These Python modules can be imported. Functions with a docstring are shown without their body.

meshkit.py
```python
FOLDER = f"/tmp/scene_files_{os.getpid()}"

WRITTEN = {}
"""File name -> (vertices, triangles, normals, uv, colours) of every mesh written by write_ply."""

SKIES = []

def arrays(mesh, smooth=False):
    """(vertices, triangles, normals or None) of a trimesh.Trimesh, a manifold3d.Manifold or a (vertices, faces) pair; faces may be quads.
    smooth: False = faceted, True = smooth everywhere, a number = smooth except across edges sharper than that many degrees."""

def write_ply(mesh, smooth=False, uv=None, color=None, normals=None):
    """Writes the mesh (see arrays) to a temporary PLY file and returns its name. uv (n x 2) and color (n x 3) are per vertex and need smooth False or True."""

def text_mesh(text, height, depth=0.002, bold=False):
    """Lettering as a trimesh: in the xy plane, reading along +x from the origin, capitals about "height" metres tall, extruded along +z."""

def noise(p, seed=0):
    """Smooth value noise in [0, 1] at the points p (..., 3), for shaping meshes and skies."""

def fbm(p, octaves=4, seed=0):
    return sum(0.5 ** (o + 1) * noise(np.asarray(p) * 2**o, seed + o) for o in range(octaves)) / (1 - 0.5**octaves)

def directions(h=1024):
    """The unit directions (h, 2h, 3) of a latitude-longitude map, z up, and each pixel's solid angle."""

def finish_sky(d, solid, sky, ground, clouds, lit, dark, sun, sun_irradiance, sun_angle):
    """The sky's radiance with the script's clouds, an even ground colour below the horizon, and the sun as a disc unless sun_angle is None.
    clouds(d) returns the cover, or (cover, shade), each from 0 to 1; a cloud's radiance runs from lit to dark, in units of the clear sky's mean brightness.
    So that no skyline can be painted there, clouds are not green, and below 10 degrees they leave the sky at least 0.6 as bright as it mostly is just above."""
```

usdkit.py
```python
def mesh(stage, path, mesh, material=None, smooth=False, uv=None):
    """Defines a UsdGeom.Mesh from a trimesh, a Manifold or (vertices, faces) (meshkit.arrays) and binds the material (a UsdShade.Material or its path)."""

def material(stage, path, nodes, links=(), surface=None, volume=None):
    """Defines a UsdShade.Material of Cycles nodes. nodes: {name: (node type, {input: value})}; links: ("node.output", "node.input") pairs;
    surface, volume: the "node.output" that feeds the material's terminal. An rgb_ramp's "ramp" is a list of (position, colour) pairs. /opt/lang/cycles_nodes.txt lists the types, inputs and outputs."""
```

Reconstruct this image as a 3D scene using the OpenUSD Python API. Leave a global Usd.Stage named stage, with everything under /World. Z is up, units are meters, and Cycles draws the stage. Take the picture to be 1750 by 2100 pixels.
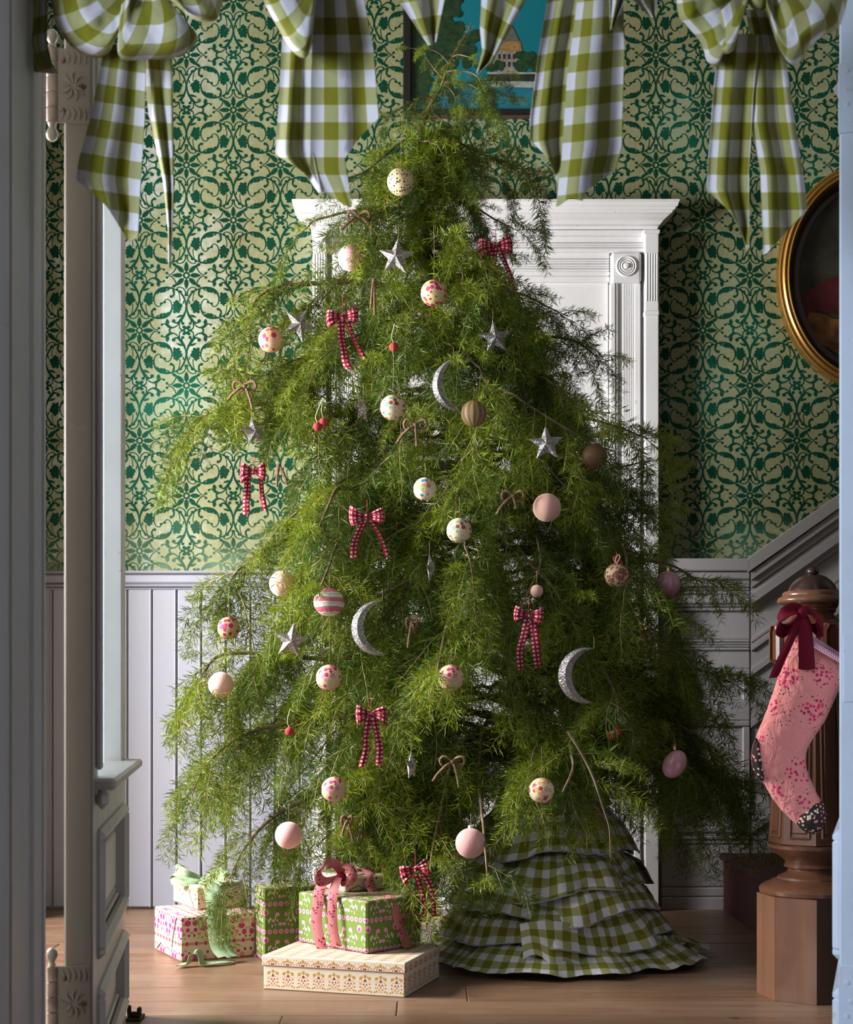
import math
import numpy as np, trimesh
from shapely.geometry import Polygon, Point, MultiPoint, box as sbox
from shapely.ops import unary_union
from shapely import affinity
import usdkit, meshkit
from pxr import Usd, UsdGeom, UsdLux, UsdShade, Sdf, Gf, Vt

stage = Usd.Stage.CreateInMemory()
UsdGeom.SetStageUpAxis(stage, 'Z'); UsdGeom.SetStageMetersPerUnit(stage, 1.0)
UsdGeom.Xform.Define(stage, '/World')

# ---------------------------------------------------------------- camera
F, CX, HY, CH = 3135.0, 875.0, 1430.0, 0.69      # focal length in pixels, principal column, horizon row (of 1750x2100), eye height
D = 5.0                                          # distance of the hall's back wall
cam = UsdGeom.Camera.Define(stage, '/World/camera')
cam.CreateHorizontalApertureAttr(36.0); cam.CreateVerticalApertureAttr(43.2)
cam.CreateFocalLengthAttr(F * 36.0 / 1750)
cam.CreateVerticalApertureOffsetAttr((HY - 1050) * 36.0 / 1750)
cam.CreateClippingRangeAttr(Gf.Vec2f(0.05, 100))
cam.CreateFocusDistanceAttr(3.8); cam.CreateFStopAttr(9.0)
cam.CreateExposureAttr(0.0)
xf = UsdGeom.Xformable(cam); xf.AddTranslateOp().Set(Gf.Vec3d(0, 0, CH)); xf.AddRotateXOp().Set(90.0)

# ---------------------------------------------------------------- light: daylight through two windows, dim sky behind the camera
dome = UsdLux.DomeLight.Define(stage, '/World/sky')
dome.CreateIntensityAttr(0.02); dome.CreateColorAttr(Gf.Vec3f(0.80, 0.90, 1.0))
def window_light(name, x, y, z, w, h, power, color, ry, rz=0.0):
    l = UsdLux.RectLight.Define(stage, '/World/' + name)
    l.CreateWidthAttr(w); l.CreateHeightAttr(h); l.CreateIntensityAttr(power); l.CreateColorAttr(Gf.Vec3f(*color))
    x_ = UsdGeom.Xformable(l); x_.AddTranslateOp().Set(Gf.Vec3d(x, y, z)); x_.AddRotateZOp().Set(rz); x_.AddRotateYOp().Set(ry)
window_light('hall_daylight', -2.54, 3.50, 1.52, 1.05, 0.95, 92.0, (1.0, 0.985, 0.975), -66)
window_light('front_daylight', -2.52, 0.45, 1.55, 1.7, 1.3, 20.0, (0.76, 0.85, 1.0), -90)

# ---------------------------------------------------------------- helpers
_n = {}
def numbered(path):
    k = _n.get(path, 0); _n[path] = k + 1
    return path if k == 0 else f'{path}_{k:03d}'
def P(px, py, d):
    return np.array([(px - CX) / F * d, d, CH - (py - HY) / F * d])
def PX(pts, d):
    a = np.asarray(pts, float)
    dd = np.broadcast_to(np.asarray(d, float), a.shape[:-1])
    return np.stack([(a[..., 0] - CX) / F * dd, dd, CH - (a[..., 1] - HY) / F * dd], -1)
class T:
    pass
def thing(name, label, cat, loc=(0, 0, 0), group=None, kind=None):
    t = T(); t.path = numbered('/World/' + name); t.loc = np.array(loc, float)
    x = UsdGeom.Xform.Define(stage, t.path); x.AddTranslateOp().Set(Gf.Vec3d(*map(float, loc)))
    tag(x.GetPrim(), label, cat, group, kind)
    return t
def tag(p, label=None, cat=None, group=None, kind=None):
    for k, v in (('label', label), ('category', cat), ('group', group), ('kind', kind)):
        if v: p.SetCustomDataByKey(k, v)
def part(t, name, mesh, mat, label=None, smooth=False, uv=None, kind=None, under=None):
    """one mesh in world coordinates, as a part of thing t (or of its part "under")"""
    if hasattr(mesh, 'vertices'): v, f = np.array(mesh.vertices), np.array(mesh.faces)
    else: v, f = np.asarray(mesh[0], float), np.asarray(mesh[1], int)
    path = numbered((under or t.path) + '/' + name)
    m = usdkit.mesh(stage, path, (v - t.loc, f), mat, smooth=smooth, uv=uv)
    tag(m.GetPrim(), label, kind=kind)
    return path
def struct(name, label, cat):
    return thing(name, label, cat, kind='structure')
def join(ms):
    vs, fs, n = [], [], 0
    for m in ms:
        v, f = (np.array(m.vertices), np.array(m.faces)) if hasattr(m, 'vertices') else (np.asarray(m[0], float), np.asarray(m[1], int))
        vs.append(v); fs.append(f + n); n += len(v)
    return np.vstack(vs), np.vstack(fs)
def cbox(x0, x1, y0, y1, z0, z1, c=0.002):
    """box with chamfered edges"""
    lo, hi = np.minimum([x0, y0, z0], [x1, y1, z1]), np.maximum([x0, y0, z0], [x1, y1, z1])
    c = min(c, (hi - lo).min() * 0.45); pts = []
    for i in range(8):
        s = np.array([i & 1, i >> 1 & 1, i >> 2 & 1])
        p = np.where(s, hi, lo); q = np.where(s, hi - c, lo + c)
        for k in range(3):
            r = q.copy(); r[k] = p[k]; pts.append(r)
    h = trimesh.convex.convex_hull(np.array(pts))
    return np.array(h.vertices), np.array(h.faces)
def xform(m, M):
    return np.asarray(m[0]) @ np.asarray(M)[:3, :3].T + np.asarray(M)[:3, 3], m[1]
def basis(o, x, y, z):
    M = np.eye(4); M[:3, 0], M[:3, 1], M[:3, 2], M[:3, 3] = x, y, z, o
    return M
def grid_faces(n, m, flip=False):
    i = np.arange(n * m).reshape(n, m)
    a, b, c, d = i[:-1, :-1].ravel(), i[:-1, 1:].ravel(), i[1:, 1:].ravel(), i[1:, :-1].ravel()
    f = np.vstack([np.stack([a, b, c], 1), np.stack([a, c, d], 1)])
    return f[:, ::-1] if flip else f
def sheet(g, th, uv=None):
    """cloth of thickness th on a grid of points (n, m, 3); returns (v, f), uv"""
    g = np.asarray(g, float); n, m = g.shape[:2]
    if uv is None: uv = np.stack(np.meshgrid(np.linspace(0, 1, n), np.linspace(0, 1, m), indexing='ij'), -1)
    nn = np.cross(np.gradient(g, axis=0), np.gradient(g, axis=1)); nn /= np.maximum(np.linalg.norm(nn, axis=-1, keepdims=True), 1e-9)
    A, B = g + nn * th / 2, g - nn * th / 2
    V = [A.reshape(-1, 3), B.reshape(-1, 3)]; U = [uv.reshape(-1, 2)] * 2
    Fs = [grid_faces(n, m), grid_faces(n, m, True) + n * m]; k = 2 * n * m
    for a, b, u in ((A[0], B[0], uv[0]), (B[-1], A[-1], uv[-1]), (B[:, 0], A[:, 0], uv[:, 0]), (A[:, -1], B[:, -1], uv[:, -1])):
        s = np.stack([a, b]); V.append(s.reshape(-1, 3)); U.append(np.stack([u, u]).reshape(-1, 2)); Fs.append(grid_faces(2, len(a)) + k); k += 2 * len(a)
    return (np.vstack(V), np.vstack(Fs)), np.vstack(U)
def frames(p):
    t = np.gradient(p, axis=0); t /= np.maximum(np.linalg.norm(t, axis=1, keepdims=True), 1e-9)
    a = np.array([0, 0, 1.0]) if abs(t[0, 2]) < 0.9 else np.array([1.0, 0, 0])
    u = np.cross(t[0], a); u /= np.linalg.norm(u); us = [u]
    for k in range(1, len(p)):
        u = us[-1] - t[k] * np.dot(us[-1], t[k]); u /= max(np.linalg.norm(u), 1e-9); us.append(u)
    us = np.array(us); return t, us, np.cross(t, us)
def tube(p, r, n=6):
    p = np.asarray(p, float); r = np.broadcast_to(np.asarray(r, float), (len(p),))
    t, u, w = frames(p); a = np.linspace(0, 2 * np.pi, n, endpoint=False)
    ring = p[:, None] + r[:, None, None] * (u[:, None] * np.cos(a)[None, :, None] + w[:, None] * np.sin(a)[None, :, None])
    v = ring.reshape(-1, 3); f = []
    i = np.arange(len(p) * n).reshape(len(p), n); j = np.roll(i, -1, 1)
    f = np.vstack([np.stack([i[:-1].ravel(), j[:-1].ravel(), j[1:].ravel()], 1), np.stack([i[:-1].ravel(), j[1:].ravel(), i[1:].ravel()], 1)])
    k = len(v); v = np.vstack([v, p[0], p[-1]])
    f = np.vstack([f, np.stack([np.full(n, k), j[0], i[0]], 1), np.stack([np.full(n, k + 1), i[-1], j[-1]], 1)])
    return v, f
def spline(pts, n=24):
    """Catmull-Rom through the points, n samples in all"""
    p = np.asarray(pts, float)
    if len(p) < 3: return p[0] + np.linspace(0, 1, n)[:, None] * (p[-1] - p[0])
    q = np.vstack([2 * p[0] - p[1], p, 2 * p[-1] - p[-2]]); s = np.linspace(0, len(p) - 1 - 1e-9, n); k = s.astype(int); t = (s - k)[:, None]
    a, b, c, d = q[k], q[k + 1], q[k + 2], q[k + 3]
    return 0.5 * (2 * b + (c - a) * t + (2 * a - 5 * b + 4 * c - d) * t**2 + (3 * b - a - 3 * c + d) * t**3)
def lathe(prof, n=32, o=(0, 0, 0), rot=0.0, sx=1.0):
    """profile of (radius, height) turned about z; radius 0 at an end closes it"""
    pr = np.asarray(prof, float); a = np.linspace(0, 2 * np.pi, n, endpoint=False) + rot
    v = np.stack([pr[:, 0, None] * np.cos(a) * sx, pr[:, 0, None] * np.sin(a), np.broadcast_to(pr[:, 1, None], (len(pr), n))], -1).reshape(-1, 3) + np.asarray(o)
    i = np.arange(len(pr) * n).reshape(len(pr), n); j = np.roll(i, -1, 1)
    f = np.vstack([np.stack([i[:-1].ravel(), j[:-1].ravel(), j[1:].ravel()], 1), np.stack([i[:-1].ravel(), j[1:].ravel(), i[1:].ravel()], 1)])
    k = len(v); caps = []
    v = np.vstack([v, np.asarray(o) + [0, 0, pr[0, 1]], np.asarray(o) + [0, 0, pr[-1, 1]]])
    f = np.vstack([f, np.stack([np.full(n, k), j[0], i[0]], 1), np.stack([np.full(n, k + 1), i[-1], j[-1]], 1)])
    return v, f
def polys(p):
    return [q for q in (getattr(p, 'geoms', None) or [p]) if q.geom_type == 'Polygon' and q.area > 1e-9]
def flat(p, y):
    """triangles of a shapely shape in the x-z plane at depth y, facing the camera"""
    out = []
    for q in polys(p):
        v, f = trimesh.creation.triangulate_polygon(q, engine='earcut')
        out.append((np.stack([v[:, 0], np.full(len(v), y), v[:, 1]], 1), f))
    m = join(out); n = np.cross(m[0][m[1][:, 1]] - m[0][m[1][:, 0]], m[0][m[1][:, 2]] - m[0][m[1][:, 0]])[:, 1]
    f = m[1].copy(); f[n > 0] = f[n > 0][:, ::-1]
    return m[0], f
def slab(p, y0, y1):
    """shapely shape in x-z extruded from depth y0 (front) to y1"""
    out = []
    for q in polys(p):
        m = trimesh.creation.extrude_polygon(q, abs(y1 - y0), engine='earcut'); v = np.array(m.vertices)
        out.append((np.stack([v[:, 0], max(y0, y1) - v[:, 2], v[:, 1]], 1), np.array(m.faces)))
    return join(out)
def wpoly(pts, d):
    """polygon given by picture points, on the plane at depth d"""
    q = PX(pts, d); return Polygon(q[:, [0, 2]]).buffer(0)
def wbox(px0, px1, py0, py1, proud, back=0.0, c=0.003):
    """chamfered box on the back wall whose front face covers these picture rows and columns"""
    d = D - proud; a, b = P(px0, py0, d), P(px1, py1, d)
    return cbox(a[0], b[0], d, D - back, b[2], a[2], c)
def ball(o, r, sub=4, sz=1.0):
    m = trimesh.creation.icosphere(subdivisions=sub, radius=1.0)
    return np.array(m.vertices) * [r, r, r * sz] + np.asarray(o), np.array(m.faces)

# ---------------------------------------------------------------- materials
class R(tuple):
    pass
class G:
    """a node graph written as expressions"""
    def __init__(s): s.n, s.l, s.cache = {}, [], {}
    def __call__(s, kind, out, **inp):
        name = f'n{len(s.n)}'; vals = {}
        for k, v in inp.items():
            if isinstance(v, R): s.l.append((f'{v[0]}.{v[1]}', f'{name}.{k}'))
            else: vals[k] = v
        s.n[name] = (kind, vals); return R((name, out))
    def o(s, r, out): return R((r[0], out))
    def m(s, op, a, b=0.0, c=0.0): return s('math', 'value', math_type=op, value1=a, value2=b, value3=c)
    def mix(s, f, a, b, t='mix'): return s('mix', 'color', mix_type=t, fac=f, color1=a, color2=b)
    def noise(s, vec, scale, detail=3.0, rough=0.55, dist=0.0): return s('noise_texture', 'fac', vector=vec, scale=scale, detail=detail, roughness=rough, distortion=dist)
    def ramp(s, f, stops, interp=True): return s('rgb_ramp', 'color', fac=f, ramp=stops, interpolate=interp)
    def step(s, v, lo, hi): return s('map_range', 'result', value=v, from_min=lo, from_max=hi, to_min=0.0, to_max=1.0, clamp=True)
    def pos(s): return s('geometry', 'position')
    def obj(s): return s('texture_coordinate', 'object')
    def st(s): return s('attribute', 'vector', attribute='st')
    def xyz(s, v): r = s('separate_xyz', 'x', vector=v); return r, s.o(r, 'y'), s.o(r, 'z')
    def vec(s, x, y, z=0.0): return s('combine_xyz', 'vector', x=x, y=y, z=z)
    def scale(s, v, k): return s('mapping', 'vector', vector=v, scale=k)
    def vor(s, vec, scale, rnd=1.0): r = s('voronoi_texture', 'distance', vector=vec, scale=scale, randomness=rnd); return r, s.o(r, 'color')
    def bump(s, h, strength=0.3, dist=0.002): return s('bump', 'normal', height=h, strength=strength, distance=dist)
    def done(s, name, **inp):
        b = s('principled_bsdf', 'BSDF', **inp)
        return s.mat(name, b)
    def mat(s, name, surf): return usdkit.material(stage, '/World/Looks/' + name, s.n, s.l, surface=f'{surf[0]}.{surf[1]}')

def paint(name, c, dirt=(0.35, 0.30, 0.24), amount=0.25, rough=0.42, sc=1.0, chips=None):
    g = G(); p = g.pos()
    n = g.noise(p, 3.0 * sc, 5.0, 0.65); fine = g.noise(g.scale(p, (60, 60, 6)), 1.0, 3.0)
    col = g.mix(g.m('multiply', g.step(n, 0.45, 0.8), amount), c, dirt)
    col = g.mix(g.m('multiply', g.step(g.noise(p, 35.0 * sc, 2.0), 0.70, 0.74), amount * 1.6), col, dirt)
    if chips:
        col = g.mix(g.m('multiply', g.step(g.noise(g.scale(p, (1, 1, 0.5)), 22.0, 4.0, 0.7), 0.665, 0.68), g.step(g.noise(p, 2.2), 0.5, 0.6)), col, chips)
    h = g.m('add', g.m('multiply', fine, 0.5), g.noise(p, 45.0, 3.0))
    return g.done(name, base_color=col, roughness=rough, normal=g.bump(h, 0.25, 0.0015))
def plain(name, c, rough=0.5, metallic=0.0, var=0.15, sc=30.0, bump=0.15, **kw):
    g = G(); p = g.obj(); n = g.noise(p, sc, 4.0)
    col = g.mix(g.m('multiply', n, var), c, tuple(0.35 * x for x in c))
    return g.done(name, base_color=col, roughness=rough, metallic=metallic, normal=g.bump(n, bump, 0.001), **kw)
M = {}
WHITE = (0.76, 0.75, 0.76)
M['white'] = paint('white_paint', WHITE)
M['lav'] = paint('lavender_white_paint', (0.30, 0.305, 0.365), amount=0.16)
M['door'] = paint('door_paint', (0.62, 0.60, 0.57), amount=0.3, chips=(0.20, 0.10, 0.05))
M['jamb'] = paint('jamb_paint', (0.66, 0.66, 0.66), amount=0.2)
M['edge'] = paint('shaded_door_edge', (0.25, 0.225, 0.19), amount=0.3, chips=(0.10, 0.05, 0.03))  # door paint darkened to stand in for shade on the hinge edge
M['rustpaint'] = paint('rusty_painted_iron', (0.30, 0.24, 0.20), dirt=(0.09, 0.03, 0.015), amount=0.9, rough=0.6, sc=9.0, chips=(0.16, 0.04, 0.018))
M['blue'] = paint('pale_blue_paint', (0.62, 0.72, 0.86), amount=0.2, chips=(0.25, 0.18, 0.14))
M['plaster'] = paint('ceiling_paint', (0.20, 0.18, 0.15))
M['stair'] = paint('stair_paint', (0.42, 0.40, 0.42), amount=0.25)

def wallpaper(name, ground):
    g = G(); p = g.pos(); x, y, z = g.xyz(p)
    big = g.noise(p, 2.6, 5.0, 0.65); fine = g.noise(p, 60.0, 3.0, 0.6); blotch = g.noise(p, 14.0, 4.0, 0.6)
    if ground:
        c = g.ramp(big, [(0.3, (0.19, 0.185, 0.088)), (0.5, (0.235, 0.250, 0.128)), (0.7, (0.255, 0.305, 0.19))])
        c = g.mix(g.m('multiply', g.step(blotch, 0.55, 0.8), 0.4), c, (0.30, 0.20, 0.09))
        c = g.mix(g.m('multiply', g.step(fine, 0.5, 0.8), 0.25), c, (0.5, 0.5, 0.4))
        worn = g.m('multiply', g.step(x, -0.55, -0.95), g.step(g.noise(g.scale(p, (1.0, 1.0, 0.55)), 4.5, 5.0, 0.62, 0.6), 0.47, 0.58))
        c = g.mix(g.m('multiply', worn, 0.75), c, g.ramp(g.noise(p, 38.0, 4.0), [(0.35, (0.30, 0.32, 0.28)), (0.6, (0.55, 0.60, 0.58))]))
        return g.done(name, base_color=c, roughness=0.6, specular_ior_level=0.25, metallic=0.0, normal=g.bump(fine, 0.1, 0.001))
    c = g.ramp(big, [(0.3, (0.002, 0.030, 0.013)), (0.55, (0.003, 0.050, 0.028)), (0.75, (0.008, 0.115, 0.070))])
    c = g.mix(g.m('multiply', g.step(fine, 0.66, 0.72), 0.5), c, (0.28, 0.30, 0.15))
    fade = g.m('multiply', g.step(z, 1.30, 1.12), g.step(g.noise(p, 6.0, 3.0), 0.30, 0.65))      # worn thin along the dado rail
    c = g.mix(g.m('multiply', fade, 0.65), c, (0.17, 0.27, 0.17))
    return g.done(name, base_color=c, roughness=0.65, specular_ior_level=0.08)
M['paper'] = wallpaper('wallpaper_ground', True)
M['print'] = wallpaper('wallpaper_print', False)

def wood(name, a, b, rough, axis=(1.2, 14, 14), chips=None, sc=1.0):
    g = G(); p = g.pos(); ri = g('object_info', 'random')
    q = g('vector_math', 'vector', math_type='add', vector1=g.scale(p, axis), vector2=g.vec(g.m('multiply', ri, 37.0), g.m('multiply', ri, 11.0), 0.0))
    n = g.noise(q, 2.0 * sc, 6.0, 0.65, 0.4); k = g.noise(q, 9.0 * sc, 4.0, 0.7)
    col = g.ramp(g.m('add', g.m('multiply', n, 0.75), g.m('multiply', k, 0.25)), [(0.3, a), (0.68, b)])
    col = g.mix(0.14, col, g.mix(ri, (0.12, 0.07, 0.04), (0.40, 0.28, 0.19)))
    if chips:
        col = g.mix(g.m('multiply', g.step(g.noise(g.scale(p, (0.5, 1, 1)), 26.0, 3.0), 0.68, 0.73), 0.7), col, chips)
        col = g.mix(g.m('multiply', g.step(g.noise(p, 3.0, 4.0), 0.5, 0.75), 0.3), col, (0.40, 0.30, 0.22))
    rr = g.m('add', rough - 0.1, g.m('multiply', g.noise(p, 5.0, 4.0), 0.25))
    return g.done(name, base_color=col, roughness=rr, specular_ior_level=0.45, normal=g.bump(k, 0.12, 0.001))
M['floor'] = wood('worn_floor_board', (0.085, 0.041, 0.021), (0.22, 0.118, 0.066), 0.33, chips=(0.04, 0.02, 0.012))
M['newel'] = wood('varnished_wood', (0.040, 0.0095, 0.0030), (0.110, 0.029, 0.008), 0.26, axis=(12, 12, 1.0))
M['newel_worn'] = wood('worn_brown_wood', (0.062, 0.017, 0.006), (0.145, 0.047, 0.017), 0.42, axis=(14, 14, 1.0), chips=(0.03, 0.015, 0.01))
M['newel_shaded'] = wood('shaded_red_wood', (0.014, 0.0035, 0.0025), (0.028, 0.007, 0.005), 0.35, axis=(14, 14, 1.0))  # darker copy of the base wood, shade put into its colour
M['dome'] = plain('dark_turned_wood', (0.030, 0.014, 0.012), 0.22, var=0.3)
M['gold'] = plain('gilt', (0.62, 0.36, 0.10), 0.34, 0.85, var=0.35, sc=14.0)
M['cap'] = plain('brass_cap', (0.75, 0.55, 0.22), 0.25, 1.0)
M['black'] = plain('black_lacquer', (0.010, 0.009, 0.009), 0.35)
M['iron'] = plain('rusty_iron', (0.055, 0.028, 0.018), 0.6, 0.4, var=0.5)
M['rust'] = plain('rusty_hinge', (0.16, 0.045, 0.020), 0.65, 0.2, var=0.6)
M['red_carpet'] = plain('dark_red_carpet', (0.055, 0.004, 0.008), 0.9, var=0.4, sc=120.0, bump=0.5)

def gingham(name, sq, dark, mid, light, sheer=0.15):
    """woven checks on the cloth's own coordinates (metres)"""
    g = G(); u, v, _ = g.xyz(g.st())
    wob = g.m('multiply', g.m('subtract', g.noise(g.st(), 30.0, 2.0), 0.5), 0.0016)
    s = [g.m('greater_than', g.m('fraction', g.m('multiply', g.m('add', a, wob), 0.5 / sq)), 0.5) for a in (u, v)]
    both, one = g.m('multiply', s[0], s[1]), g.m('maximum', s[0], s[1])
    th = g.m('multiply', g.m('sine', g.m('multiply', u, 6000.0)), g.m('sine', g.m('multiply', v, 6000.0)))
    c = g.mix(both, g.mix(one, light, mid), dark)
    c = g.mix(g.m('multiply', g.noise(g.scale(g.st(), (900, 60, 1)), 1.0, 2.0), 0.22), c, tuple(0.45 * k for k in dark))
    h = g.m('add', g.noise(g.st(), 60.0, 4.0, 0.7), g.m('multiply', g.noise(g.st(), 700.0, 2.0), 0.4))
    b = g('principled_bsdf', 'BSDF', base_color=c, roughness=0.85, sheen_weight=0.15, specular_ior_level=0.2, normal=g.bump(h, 0.5, 0.002))
    t = g('translucent_bsdf', 'BSDF', color=c)
    return g.mat(name, g('mix_closure', 'closure', fac=sheer, closure1=b, closure2=t))
M['gingham'] = gingham('olive_gingham', 0.0262, (0.225, 0.220, 0.010), (0.43, 0.43, 0.19), (0.80, 0.79, 0.85))
M['gingham_skirt'] = gingham('olive_gingham_skirt', 0.0215, (0.20, 0.195, 0.010), (0.40, 0.40, 0.17), (0.78, 0.78, 0.84))
M['red_gingham'] = gingham('red_gingham', 0.0050, (0.30, 0.004, 0.020), (0.38, 0.016, 0.045), (0.80, 0.55, 0.58))

# ================================================================ the setting
XL, XR, ZC = -2.35, 2.30, 3.05
W = D                                           # the back wall's face
fl = struct('floor', 'worn brown floorboards running across the hall', 'floor')
y = -0.60; k = 0
while y < D + 0.1:
    x = XL - 0.05; r = np.random.default_rng(100 + k); cut = [x, XL + 0.4 + 2.4 * r.random(), XR + 0.05]
    for a, b in zip(cut[:-1], cut[1:]):
        part(fl, 'plank', cbox(a + 0.0006, b - 0.0006, y + 0.0012, y + 0.1618, -0.03, -0.0006 * r.random(), 0.0022), M['floor'])
    y += 0.163; k += 1
part(fl, 'subfloor', cbox(XL - 0.1, XR + 0.1, -0.7, D + 0.2, -0.09, -0.028), M['black'])

wb = struct('wall_back', 'hall wall with green scroll wallpaper over white boards', 'wall')
part(wb, 'wallpaper', cbox(XL - 0.1, XR + 0.1, W, W + 0.1, -0.05, ZC + 0.05), M['paper'])
# the damask print: one quarter of the motif drawn, mirrored, and repeated as a half-drop
def stroke(pts, w):
    p = spline(pts, max(14, 6 * len(pts))); w = np.interp(np.linspace(0, 1, len(p)), np.linspace(0, 1, len(w)), w) / 2
    c = [Point(*a).buffer(b, quad_segs=3) for a, b in zip(p, w)]
    return unary_union([MultiPoint(list(a.exterior.coords) + list(b.exterior.coords)).convex_hull for a, b in zip(c[:-1], c[1:])])
def blob(x, y, r): return Point(x, y).buffer(r, quad_segs=4)
def leaf(x0, y0, x1, y1, w, teeth=0):
    a, b = np.array([x0, y0], float), np.array([x1, y1], float); u = b - a; L = np.hypot(*u); u /= L; n = np.array([-u[1], u[0]])
    s = np.linspace(0, 1, 13); ww = w * np.sin(np.pi * s**0.85) ** 0.8
    if teeth: ww = ww * (1 + 0.28 * np.where(np.arange(13) % 2, 1, -1) * (s > 0.2))
    return Polygon(np.vstack([a + u * L * q + n * h for q, h in zip(s, ww)] + [a + u * L * q - n * h for q, h in zip(s[::-1], ww[::-1])])).buffer(0)
quarter = [
    leaf(0, 52, 0, 205, 30, 1), leaf(56, 0, 212, 0, 30, 1), leaf(42, 42, 150, 152, 31, 1),
    Point(0, 0).buffer(50, quad_segs=6).difference(Point(0, 0).buffer(29, quad_segs=6)).difference(unary_union([blob(46 * math.cos(t), 46 * math.sin(t), 9) for t in (0.393, 1.178)])),
    stroke([(288, 32), (268, 12), (230, 15), (190, 52), (160, 104), (156, 150), (180, 176)], [8, 8, 10, 12, 12, 12]), blob(292, 34, 17), leaf(150, 140, 215, 178, 17, 1),
    stroke([(12, 300), (16, 240), (50, 196), (100, 176), (140, 190), (146, 212)], [14, 12, 10, 9, 9]), blob(140, 216, 17), stroke([(125, 240), (100, 232), (86, 240)], [10, 12]), blob(84, 246, 17), blob(14, 298, 14),
    # stem into the big scroll
    stroke([(4, 455), (24, 365), (66, 285), (125, 232), (190, 203), (260, 186), (330, 190), (405, 212), (462, 268), (487, 345), (474, 418), (436, 464), (396, 462), (374, 430)], [12, 20, 20, 14, 18, 30, 36, 30, 16, 11, 9, 9, 9]),
    blob(378, 424, 17), stroke([(374, 430), (345, 405)], [9, 9]),
    stroke([(300, 200), (350, 232), (405, 232), (440, 262)], [6, 26, 30, 6]), leaf(300, 215, 345, 258, 12), leaf(335, 222, 392, 262, 13), leaf(395, 222, 440, 282, 12), leaf(250, 195, 292, 232, 10),
    stroke([(200, 212), (186, 250), (188, 292), (214, 322)], [10, 18, 22, 18]), blob(228, 318, 20), leaf(205, 215, 176, 262, 15),
    stroke([(118, 255), (102, 310), (97, 370), (100, 390)], [6, 6, 6, 8]),
    Polygon([(150, 368), (122, 385), (104, 418), (68, 430), (60, 466), (84, 490), (76, 512), (102, 528), (98, 556), (126, 566), (150, 548), (176, 572), (196, 558), (192, 520), (206, 490), (188, 474), (208, 446), (188, 430), (194, 398), (172, 396)]).difference(unary_union([blob(128, 472, 6), blob(146, 500, 5), blob(150, 440, 4)])),
    stroke([(30, 372), (44, 400), (48, 428)], [4, 16, 6]),
    # lower stems, curls and leaves to the joint
    stroke([(4, 450), (10, 520), (32, 590), (70, 650), (110, 698), (150, 716), (188, 700)], [11, 16, 28, 36, 30, 18, 14]), blob(190, 684, 25),
    leaf(58, 596, 150, 632, 15), stroke([(60, 640), (74, 690), (60, 722)], [20, 20, 12]), blob(54, 720, 21),
    stroke([(96, 690), (130, 744), (190, 782), (255, 772), (286, 738), (284, 700)], [14, 12, 16, 34, 40, 26]), leaf(280, 735, 288, 655, 24, 1), stroke([(290, 752), (325, 725), (362, 734)], [20, 12, 10]), blob(366, 740, 15), leaf(235, 790, 262, 826, 12),
    stroke([(100, 715), (106, 765), (94, 800), (60, 818)], [10, 10, 12, 14]),
    Point(0, 825).buffer(60, quad_segs=1).difference(Point(0, 825).buffer(27, quad_segs=1)), blob(36, 775, 22), blob(70, 818, 12),
]
q = unary_union(quarter).buffer(2.6, quad_segs=2)
motif = unary_union([affinity.scale(q, a, b, origin=(0, 0)) for a in (1, -1) for b in (1, -1)])
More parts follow.
